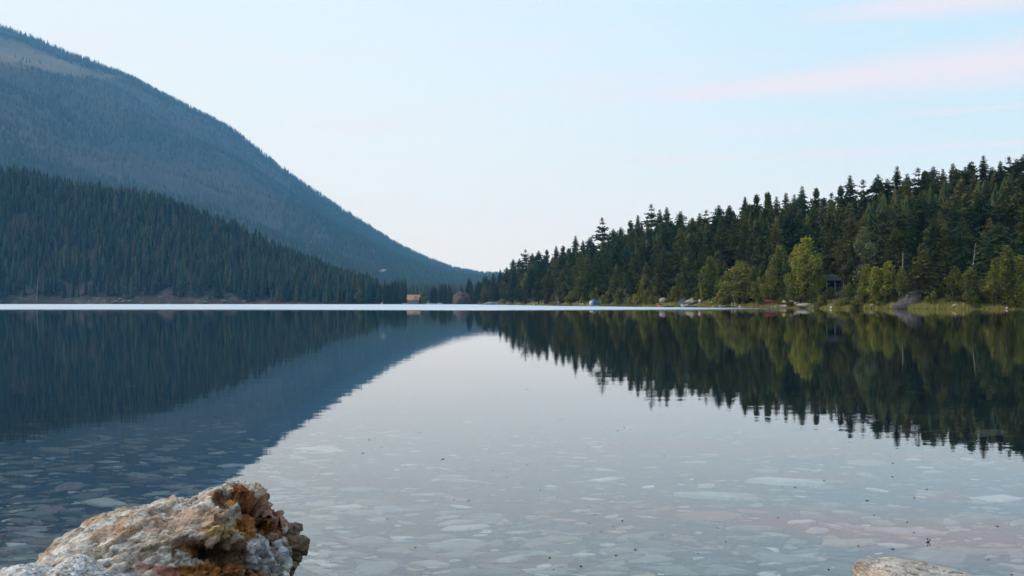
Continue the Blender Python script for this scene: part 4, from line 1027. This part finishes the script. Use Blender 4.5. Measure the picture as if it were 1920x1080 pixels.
# low grey outcrop, mound, boulders
p = atw(927, 571, -1.0); w = px2m(42,p); small_rock('grey_outcrop', 6, (p.x, p.y, .2), (w/2*1.08, 4.0, 1.75), 81, (.20,.22,.21), (.11,.13,.125), 'long low grey rock outcrop at the waterline left of the right bank', cat='rock')
p = atw(868, 571, -9.0); w = px2m(46,p)
o = small_rock('rocky_mound', 6, (p.x, p.y, 1.0), (w/2, 6.5, 8.6), 83, (.075,.05,.038), (.045,.033,.028), 'brown rocky mound with shrubs on top at the far end of the lake', cat='mound')
for px, py, wpx, hpx, lb in ((1473,574,22,5,'flat whitish boulder under the tan boat'),(1509,573,36,9,'large pale boulder group at the waterline right of the red canoe'),(1531,576,16,5,'small pinkish boulder at the right end of the pale boulder'),(1497,568,20,6,'grey boulder on the bank above the large pale boulder'),(1486,566,22,8,'rounded grey boulder behind the tan boat bow'),
                             (1791,578,13,7,'white rock at the waterline right of the brush pile'),(1301,563,34,11,'sandy boulder heap between the grey rowboat and the red post'),(1244,562,16,9,'tan boulder on the bank behind the orange kayak'),(1218,563,18,8,'grey-brown boulder left of the orange kayak'),(1185,564,12,4,'small pale boulder in the scrub right of the covered boat'),(1162,562,8,3,'tiny pale boulder above the scrub'),(1640,572,20,7,'dull boulder left of the brush pile')):
    p = hit(px, min(py+hpx*.5, 576.0)); k = mpp(p); small_rock('boulder', 4, (p.x, p.y, p.z+hpx*k*.30), (wpx*k/2, wpx*k/2*.8, hpx*k*.62), int(px), (.46,.43,.39), (.30,.28,.25), lb, cat='boulder', group='pale boulders on the right shore')
rs = np.random.default_rng(9)
for i in range(16):
    px = [186,198,212,218,226,232,236,244,132,170,268,300,345,385,420,458][i]; py = [561,566,568,566,562,567,557,566,567,566,568,567,566,568,566,567][i]; p = hit(px, py); s = rs.uniform(.8,2.3)
    small_rock('boulder', 3, (p.x,p.y,p.z+s*.2), (s*1.3,s,s*.7), 900+i, (.15,.14,.14), (.08,.07,.07), f"{ordn(i)} grey rubble block from the left at the foot of the headland", cat='boulder', group='rubble at the foot of the headland')

# lodge with the orange roof
def house(name, loc, rz, L, W, wallh, roofh, wall, roof, label, dormer=True, wins=4, cat='house', deck=False):
    r = empty(name, loc, rz)
    MB().box(-L/2,L/2,-W/2,W/2,-1.0,wallh).add([(-L/2,-W/2,wallh),(-L/2,W/2,wallh),(-L/2,0,wallh+roofh-.15)],[(0,1,2)]).add([(L/2,-W/2,wallh),(L/2,W/2,wallh),(L/2,0,wallh+roofh-.15)],[(0,2,1)]).build('wall', wall, r)
    m = MB(); e = .6; t = .15
    for s in (-1, 1):
        y0 = s*(W/2+e); z0 = wallh-roofh*e/(W/2)
        m.add([(-L/2-e,y0,z0),(L/2+e,y0,z0),(L/2+e,0,wallh+roofh),(-L/2-e,0,wallh+roofh),(-L/2-e,y0,z0-t),(L/2+e,y0,z0-t),(L/2+e,0,wallh+roofh-t),(-L/2-e,0,wallh+roofh-t)],[(0,1,2,3),(7,6,5,4),(0,4,5,1),(0,3,7,4),(1,5,6,2)])
    rf = m.build('roof', roof, r)
    MB().box(-L*.28,-L*.28+.7,.1,.8,wallh+roofh-.8,wallh+roofh+.6).build('chimney', M['wall'], rf)
    if dormer:
        dw = L*.16; x0 = L*.18; zt = wallh+roofh*.72; yf = -W/2-.25
        m = MB().box(x0-dw*.8,x0+dw*.8,yf,-.4,wallh-.3,wallh+.5).add([(x0-dw*.8,yf,wallh+.5),(x0+dw*.8,yf,wallh+.5),(x0,yf,zt)],[(0,1,2)]); d = m.build('dormer', wall, r)
        MB().add([(x0-dw-.3,yf-.3,wallh+.2),(x0,yf-.3,zt+.2),(x0,0,zt+.2),(x0-dw-.3,0,wallh+.2)],[(0,1,2,3)]).add([(x0+dw+.3,yf-.3,wallh+.2),(x0,yf-.3,zt+.2),(x0,0,zt+.2),(x0+dw+.3,0,wallh+.2)],[(3,2,1,0)]).build('dormer_roof', roof, d)
        f = MB().box(x0-.6,x0+.6,yf-.06,yf-.003,wallh+.0,wallh+1.2).build('window', M['white'], d); 
    for i in range(wins):
        x = -L/2+L*(i+.6)/(wins+.2); f = MB().box(x-.55,x+.55,-W/2-.06,-W/2-.003,wallh*.35,wallh*.80).build('window', M['white'], r)
        MB().box(x-.45,x+.45,-W/2-.075,-W/2-.062,wallh*.38,wallh*.77).build('pane', M['glass'], f)
    MB().box(L*.38,L*.38+.95,-W/2-.07,-W/2-.003,0,2.05).build('door', M['palewood'], r)
    if deck: MB().box(-L/2-.4,L/2+.4,-W/2-2.2,-W/2-.08,-.2,.1).build('deck', M['palewood'], r)
    tag(r, label, cat); return r
p = hit(775.5, 569.5, 10); k = mpp(p); house('lodge', p, .06, 24*k*.92, 8, 8.0*k, 8.6*k, M['wall'], M['roof'], 'grey lakeside lodge with a broad orange-brown roof and front gable', deck=True)
def far_hut(px, py, s, label, mt, rf):
    t = th(px); c = math.cos(math.radians(t)); r1 = float(ridge1(t)[0]); r2 = float(ridge2(t)[0]); rr = np.linspace(r1, r2, 900); zz = height(np.full(900,t), rr); pj = HORIZON-F*(zz-EYE)/(rr*c)
    w = np.where(pj <= py)[0]; r = rr[w[0]]; x, y = pol(t, r); q = Vector((float(x), float(y), ground_at(float(x),float(y))))
    house('hillside_house', q+Vector((0,0,9)), .3, s, s*.7, s*.28, s*.24, mt, rf, label, dormer=False, wins=2); return q
far_hut(720, 517, 9, 'small pale house in a clearing low on the mountain slope', M['white'], M['tan'])
far_hut(711, 518, 8, 'smaller pale shed left of the hillside house', M['white'], M['palewood'])
# boats and floats by the lodge
p = atw(760,571,1); boat('rowboat', p+Vector((0,0,.05)), .1, 3.8, 1.5, .9, M['yellowp'], 'small yellow rowboat on the shore at the lodge left corner')
def runabout(loc, rz, L, hullm, topm, label, cover=None):
    r = empty('motorboat', loc, rz); hull(L, L*.38, L*.16, blunt=1).build('hull', hullm, r)
    MB().box(-L*.1,L*.12,-L*.13,L*.13,L*.12,L*.24).build('console', topm, r)
    m = MB(); [m.tube([(x,y,L*.14),(x,y,L*.36)],.03,5) for x in (-L*.2,L*.15) for y in (-L*.14,L*.14)]; m.build('canopy_frame', M['steel'], r)
    MB().box(-L*.25,L*.2,-L*.17,L*.17,L*.36,L*.38).build('canopy', topm, r)
    MB().box(-L*.56,-L*.49,-.15,.15,L*.02,L*.25).build('outboard_motor', M['dark'], r)
    tag(r, label, 'boat', 'motorboats moored near the lodge'); return r
for px, L, hm, tm, lb in ((805,4.8,'white','pink','white motorboat with a pink canopy right of the lodge'),(814,2.8,'white','yellowp','smallest white motorboat with a yellow canopy, between two others'),(824,4.6,'white','white','all-white motorboat, rightmost of those near the lodge')):
    runabout(atw(px,571,2), .2, L, M[hm], M[tm], lb)
p = atw(716,571,-2); boat('rowboat', p+Vector((0,0,.3)), .8, 3.2, 1.3, .8, M['white'], 'pale blue-white rowboat pulled ashore where the headland ends', pitch=-.5)

# covered blue boat and long dock
p = atw(1117,573,3); k = mpp(p)
r = empty('pontoon_boat', p, .12); L = 28*k
for y in (-.8,.8): MB().tube([(-L/2,y,.05),(-L/2+.3,y,0),(L/2-.5,y,0),(L/2,y,.22)],[.12,.27,.27,.06],9).build('pontoon', M['alu'], r)
MB().box(-L/2,L/2-.3,-1.1,1.1,.28,.40).build('deck', M['white'], r)
MB().ball((-L*.31,0,1.08),0.85,10,(.72,.95,.92)).build('cabin', M['white'], r, True)
rings = []
for i in range(9):
    f = i/8; x = -L*.20+L*.62*f; hh = 1.75*(1-f)**.7+.3; ww = 1.05*(1-.35*f)
    rings.append([(x,-ww,.41),(x,-ww*.95,.4+hh*.6),(x,-ww*.5,.4+hh*.95),(x,0,.4+hh),(x,ww*.5,.4+hh*.95),(x,ww*.95,.4+hh*.6),(x,ww,.41)])
MB().loft(rings).build('blue_cover', M['bluecov'], r, smooth=True)
tag(r, 'white boat under a blue tarp cover moored beside the long dock', 'boat')
p = atw(1071,572,1.5); dock('long_dock', p+Vector((0,0,0)), -.05, 46*mpp(p), 1.6, .38, 'long low plank dock left of the covered blue boat', posts=5)
p = atw(1046.5,572,2.4); r = empty('mooring_post', p); MB().tube([(0,0,-.5),(0,0,1.3)],.12,8).build('post', M['palewood'], r); MB().ball((0,0,1.4),.2,8).build('cap', M['white'], r); tag(r, 'pale mooring post at the left end of the long dock', 'post')
for px, s, lb in ((1088,.42,'grey-white bucket, left one near the right end of the long dock'),(1092.5,.5,'whiter bucket, right one near the right end of the long dock')):
    p = atw(px,572,1.5); r = empty('bucket', p+Vector((0,0,.39))); MB().loft([[(s*.4*math.cos(a),s*.4*math.sin(a),0) for a in [i*.628 for i in range(10)]],[(s*.55*math.cos(a),s*.55*math.sin(a),s*1.2) for a in [i*.628 for i in range(10)]]]).build('body', M['white'], r)
    MB().tube([(s*.55*math.cos(a),0,s*1.2+s*.4*math.sin(a)) for a in [i*math.pi/6 for i in range(7)]],.03,4).build('handle', M['steel'], r); tag(r, lb, 'bucket', 'buckets on the long dock')
def buoy(px, s, mt, label, off=3.0):
    p = atw(px,572,off); r = empty('buoy', p); MB().ball((0,0,s*.55), s*.62, 9).build('float', M[mt], r, True); MB().tube([(0,0,s),(0,0,s*1.5)],s*.1,6).build('eye', M['steel'], r); tag(r, label, 'buoy', 'small buoys near the right shore')
buoy(1000.5,.6,'white','lone small white buoy in front of the flagpole')
buoy(1337,.40,'tan','tan buoy below the lime kayak'); buoy(1387,.42,'white','whitish buoy right of the swim dock'); buoy(1558,.36,'white','white buoy off the right end of the pale boulders'); buoy(1888,.34,'pink','pink float near the right edge of the shore',1.5)
p = hit(987,569); r = empty('flagpole', p); MB().tube([(0,0,-.3),(0,0,7.5)],[.10,.06],7).build('pole', M['white'], r); MB().ball((0,0,7.6),.14,8).build('finial', M['steel'], r); tag(r, 'thin white flagpole without a flag beside the slim yellow tree', 'flagpole')

# kayaks, boats, docks in the middle of the right shore
p = atw(1237,575,.4); k = mpp(p); boat('kayak', p+Vector((.3,0,-.02)), .06, 10.5*k*1.2, .85, .34, M['tan'], 'tan kayak lying beneath the orange one', 'kayak', kayak=True, group='kayaks on the right shore')
boat('kayak', p+Vector((-.1,.75,.42)), .10, 11*k, .8, .30, M['orange'], 'bright orange kayak stacked on the tan one', 'kayak', kayak=True, group='kayaks on the right shore')
p = atw(1258,575,.8); dock('dark_dock', p, .03, 25*mpp(p), 1.5, .30, 'dark short dock between the orange kayak and the grey rowboat', posts=3)
p = hit(1278,572.5); k = mpp(p); boat('rowboat', p+Vector((0,0,.75)), .35, 20*k*1.15, 1.25, .5, M['alu'], 'grey-blue aluminium rowboat tilted up on the bank', pitch=-.52, roll=1.0, seats=3)
p = atw(1283,575,.6); k = mpp(p); boat('rowboat', p+Vector((0,0,.1)), .1, 14*k, 1.2, .55, M['white'], 'white rowboat below the tilted grey one', roll=.15)
p = atw(1299,575,1.2); k = mpp(p); dock('swim_float', p, .02, 20*k, 1.6, .42, 'low white swim float in front of the sandy boulder heap', mt='white', posts=2, post_h=.02)
p = hit(1316,569.5); r = empty('marker_post', p); MB().tube([(0,0,-.3),(.12,0,1.5)],.09,7).build('post', M['red'], r); MB().box(-.05,.28,-.05,.03,1.15,1.55).build('sign_board', M['pink'], r)
tag(r, 'leaning red marker post with a small pale board above the white float', 'post')
p = hit(1311.5,569); r = empty('fender_ball', p+Vector((0,-.5,.0))); MB().ball((0,0,.62),.36,10).build('ball', M['white'], r, True); MB().tube([(0,0,0),(0,0,.3)],.22,8).build('stand', M['alu'], r); tag(r, 'round white float ball left of the red post', 'float')
p = hit(1337,570.5); k = mpp(p); boat('kayak', p+Vector((0,0,.42)), .3, 19*k, .75, .32, M['lime'], 'lime green kayak propped up on the grassy bank', 'kayak', kayak=True, pitch=-.36, roll=.5, group='kayaks on the right shore')
p = atw(1370,576,1.5); k = mpp(p); r = dock('swim_dock', p, 0, 20*k, 1.8, .42, 'floating swim dock with a pale pair of ladder rails', mt='palewood', posts=2, post_h=.05)
for dx in (.15, .85): MB().tube([(dx,-.95,-.5),(dx,-.95,1.15),(dx,-.6,1.25),(dx,-.5,.44)],.045,6).build('ladder_rail', M['white'], r)
MB().box(.15,.85,-.98,-.92,.15,.2).build('ladder_rung', M['white'], r)
p = atw(1354,576,2.2); k = mpp(p); boat('rowboat', p, .1, 13*k, 1.1, .40, M['alu'], 'small pale grey rowboat moored left of the swim dock')
# red canoe on a rack, tan boat, boxes
p = hit(1450,573.5); k = mpp(p)
r = empty('boat_rack', p); m = MB()
for x in (-1.0,1.0):
    m.tube([(x,-.4,-.3),(x,-.4,.72)],.05,5); m.tube([(x,.4,-.3),(x,.4,.72)],.05,5); m.tube([(x,-.5,.72),(x,.5,.72)],.05,5)
m.build('frame', M['wood'], r); MB().tube([(-1.1,-.4,.4),(1.1,-.4,.4)],.04,5).build('rail', M['wood'], r); tag(r, 'low wooden rack holding up the red canoe', 'rack')
boat('canoe', p+Vector((0,0,.78)), .12, 31*k, .95, .46, M['red'], 'faded red canoe lying upside down on a low rack', 'canoe', upside=True, pitch=.13)
p = hit(1475,571.5); k = mpp(p); boat('rowboat', p+Vector((0,0,.35)), .2, 17*k, 1.1, .42, M['tan'], 'tan boat upside down right of the red canoe', upside=True, pitch=.28)
for px, lb in ((1449,'pale crate left of the dark gap beneath the red canoe'),(1456,'cream crate beneath the middle of the red canoe')):
    p = atw(px,576,-.6); r = empty('crate', p+Vector((0,0,.05)), random.uniform(-.2,.2)); MB().box(-.32,.32,-.25,.25,0,.38).build('box', M['palewood'], r); MB().box(-.35,.35,-.28,.28,.385,.44).build('lid', M['white'], r); tag(r, lb, 'crate', 'crates below the red canoe')
# lake cabin porch
p = hit(1565,549); k = mpp(p); r = empty('lake_cabin', p+Vector((0,0,-.2)), .10); Lc = 34*k; Hc = 27*k
MB().box(-Lc/2,Lc/2,1.6,5.5,-2.0,Hc).build('wall', M['dark'], r)
MB().box(-Lc/2,Lc/2,-.3,1.59,.28,.42).build('porch_floor', M['wood'], r)
MB().add([(-Lc/2-.4,-.7,Hc-.35),(Lc/2+.4,-.7,Hc-.35),(Lc/2+.4,6,Hc+1.0),(-Lc/2-.4,6,Hc+1.0),(-Lc/2-.4,-.7,Hc-.2),(Lc/2+.4,-.7,Hc-.2),(Lc/2+.4,6,Hc+1.15),(-Lc/2-.4,6,Hc+1.15)],[(0,3,2,1),(4,5,6,7),(0,1,5,4),(1,2,6,5),(2,3,7,6),(3,0,4,7)]).build('roof', M['oldroof'], r)
for x in (-Lc/2+.1,0,Lc/2-.1): MB().box(x-.07,x+.07,-.3,-.16,-1.5,Hc-.25).build('post', M['palewood'], r)
m = MB(); m.box(-Lc/2,Lc/2,-.29,-.21,1.20,1.30); [m.box(-Lc/2+Lc*i/22-.02,-Lc/2+Lc*i/22+.02,-.27,-.23,.42,1.2) for i in range(23)]; m.build('railing', M['wood'], r)
f = MB().box(.5,1.7,1.54,1.597,1.2,2.3).build('window', M['wood'], r); MB().box(.58,1.62,1.52,1.538,1.28,2.22).build('pane', M['glass'], f)
tag(r, 'dark lake cabin with a grey railed porch among the leafy trees', 'cabin')
# teal roof glimpsed through the conifers
p = hit(1386,488); k = mpp(p); q = p+Vector((0,-1.0,0)); house('hillside_cabin', Vector((q.x,q.y,q.z-.5)), .2, 15*k, 3.5, 1.2, 7*k, M['dark'], M['teal'], 'cabin with a teal metal roof glimpsed high among the conifers', dormer=False, wins=2, cat='cabin')
# brush pile
def brush_pile():
    rs = np.random.default_rng(4); p = hit(1706,574); k = mpp(p); r = empty('brush_pile', p); W = 50*k; H = 33*k
    prof = lambda u: H*np.interp(u, [-.5,-.3,0,.22,.38,.5],[.12,.42,.80,1.0,.62,.1])
    for part, n, mt, rad in (('twigs', 760, 'brush', .035), ('branches', 110, 'snag', .05)):
        m = MB()
        for i in range(n):
            u = rs.uniform(-.5,.5); v = rs.uniform(-1.3,1.3); zt = prof(u)*(.8+.2*math.sin(u*31))*(1-abs(v)/1.9)*rs.uniform(.5,1.12) if part == 'twigs' else prof(u)*(1-abs(v)/1.7)
            a = rs.normal(.62,.55); L = rs.uniform(.6,1.8)*(1.2 if part=='branches' else 1); b = rs.normal(0,.5)
            d = Vector((math.cos(a),b*.5,math.sin(a)))*L/2; c = Vector((u*W,v,max(.05,zt-.15)))
            m.tube([c-d, c+Vector(rs.normal(0,.05,3)), c+d],[rad,rad*.8,rad*.3],3)
        m.build(part, M[mt], r)
    tag(r, 'tall heap of dead grey branches at the waterline right of the cabin', 'brush pile')
brush_pile()
# bare and white stems
def snag(px, py, top, mt, name, label, lean=0.0, rad=.13, limbs=10, parts=('trunk','limb')):
    p = hit(px, py, 1.0); h = (py-top)*mpp(p); r = empty(name, p); rs = np.random.default_rng(int(px))
    MB().tube([(0,0,-.4),(lean*h*.4,0,h*.5),(lean*h,0,h)],[rad,rad*.7,rad*.2],7).build(parts[0], M[mt], r)
    for i in range(limbs):
        z = h*rs.uniform(.3,.95); a = rs.uniform(0,6.28); L = h*.10*rs.uniform(.6,1.3); MB().tube([(lean*z,0,z),(lean*z+L*math.cos(a),L*math.sin(a),z+L*.5)],[rad*.3,rad*.08],4).build(parts[1], M[mt], r)
    tag(r, label, 'tree')
snag(1692,572,474,'birch','birch_tree','white birch stem left of the brush pile',.01,.16,6)
snag(1752,553,532,'birch','birch_stump','short white broken stem above the brush pile',0,.16,0)
snag(1820,560,458,'birch','birch_tree','pale birch stem leaning right above the white rock',.09,.13,6)
snag(1913,566,525,'birch','birch_tree','thin white birch stem at the right edge',.12,.11,4)
snag(1330,566,500,'birch','birch_tree','faint pale stem inside the slender tree above the lime kayak',.02,.09,4)
snag(68,566,505,'snag','dead_tree','tall bleached dead tree on the left headland shore',.10,.34,5)
snag(1807,577,571,'white','white_stake','short whitish stake in the grass right of the white rock',0,.16,0)

# ------------------------------------------------------------------ air
def haze():
    def f(g):
        v = g.n('ShaderNodeVolumePrincipled'); v.inputs['Color'].default_value = (.17,.54,1.0,1); v.inputs['Absorption Color'].default_value = (1,1,1,1); v.inputs['Density'].default_value = HAZE
        v.inputs['Anisotropy'].default_value = .0
        g.l(v.outputs[0], g.out.inputs['Volume'])
    o = MB().box(-11000,11000,-11000,11000,-9.2,2100).build('haze', mat('thin_haze', f)); tag(o, 'thin blue haze filling the valley air', 'haze', kind='stuff')
HAZE = 7.4e-5
haze()
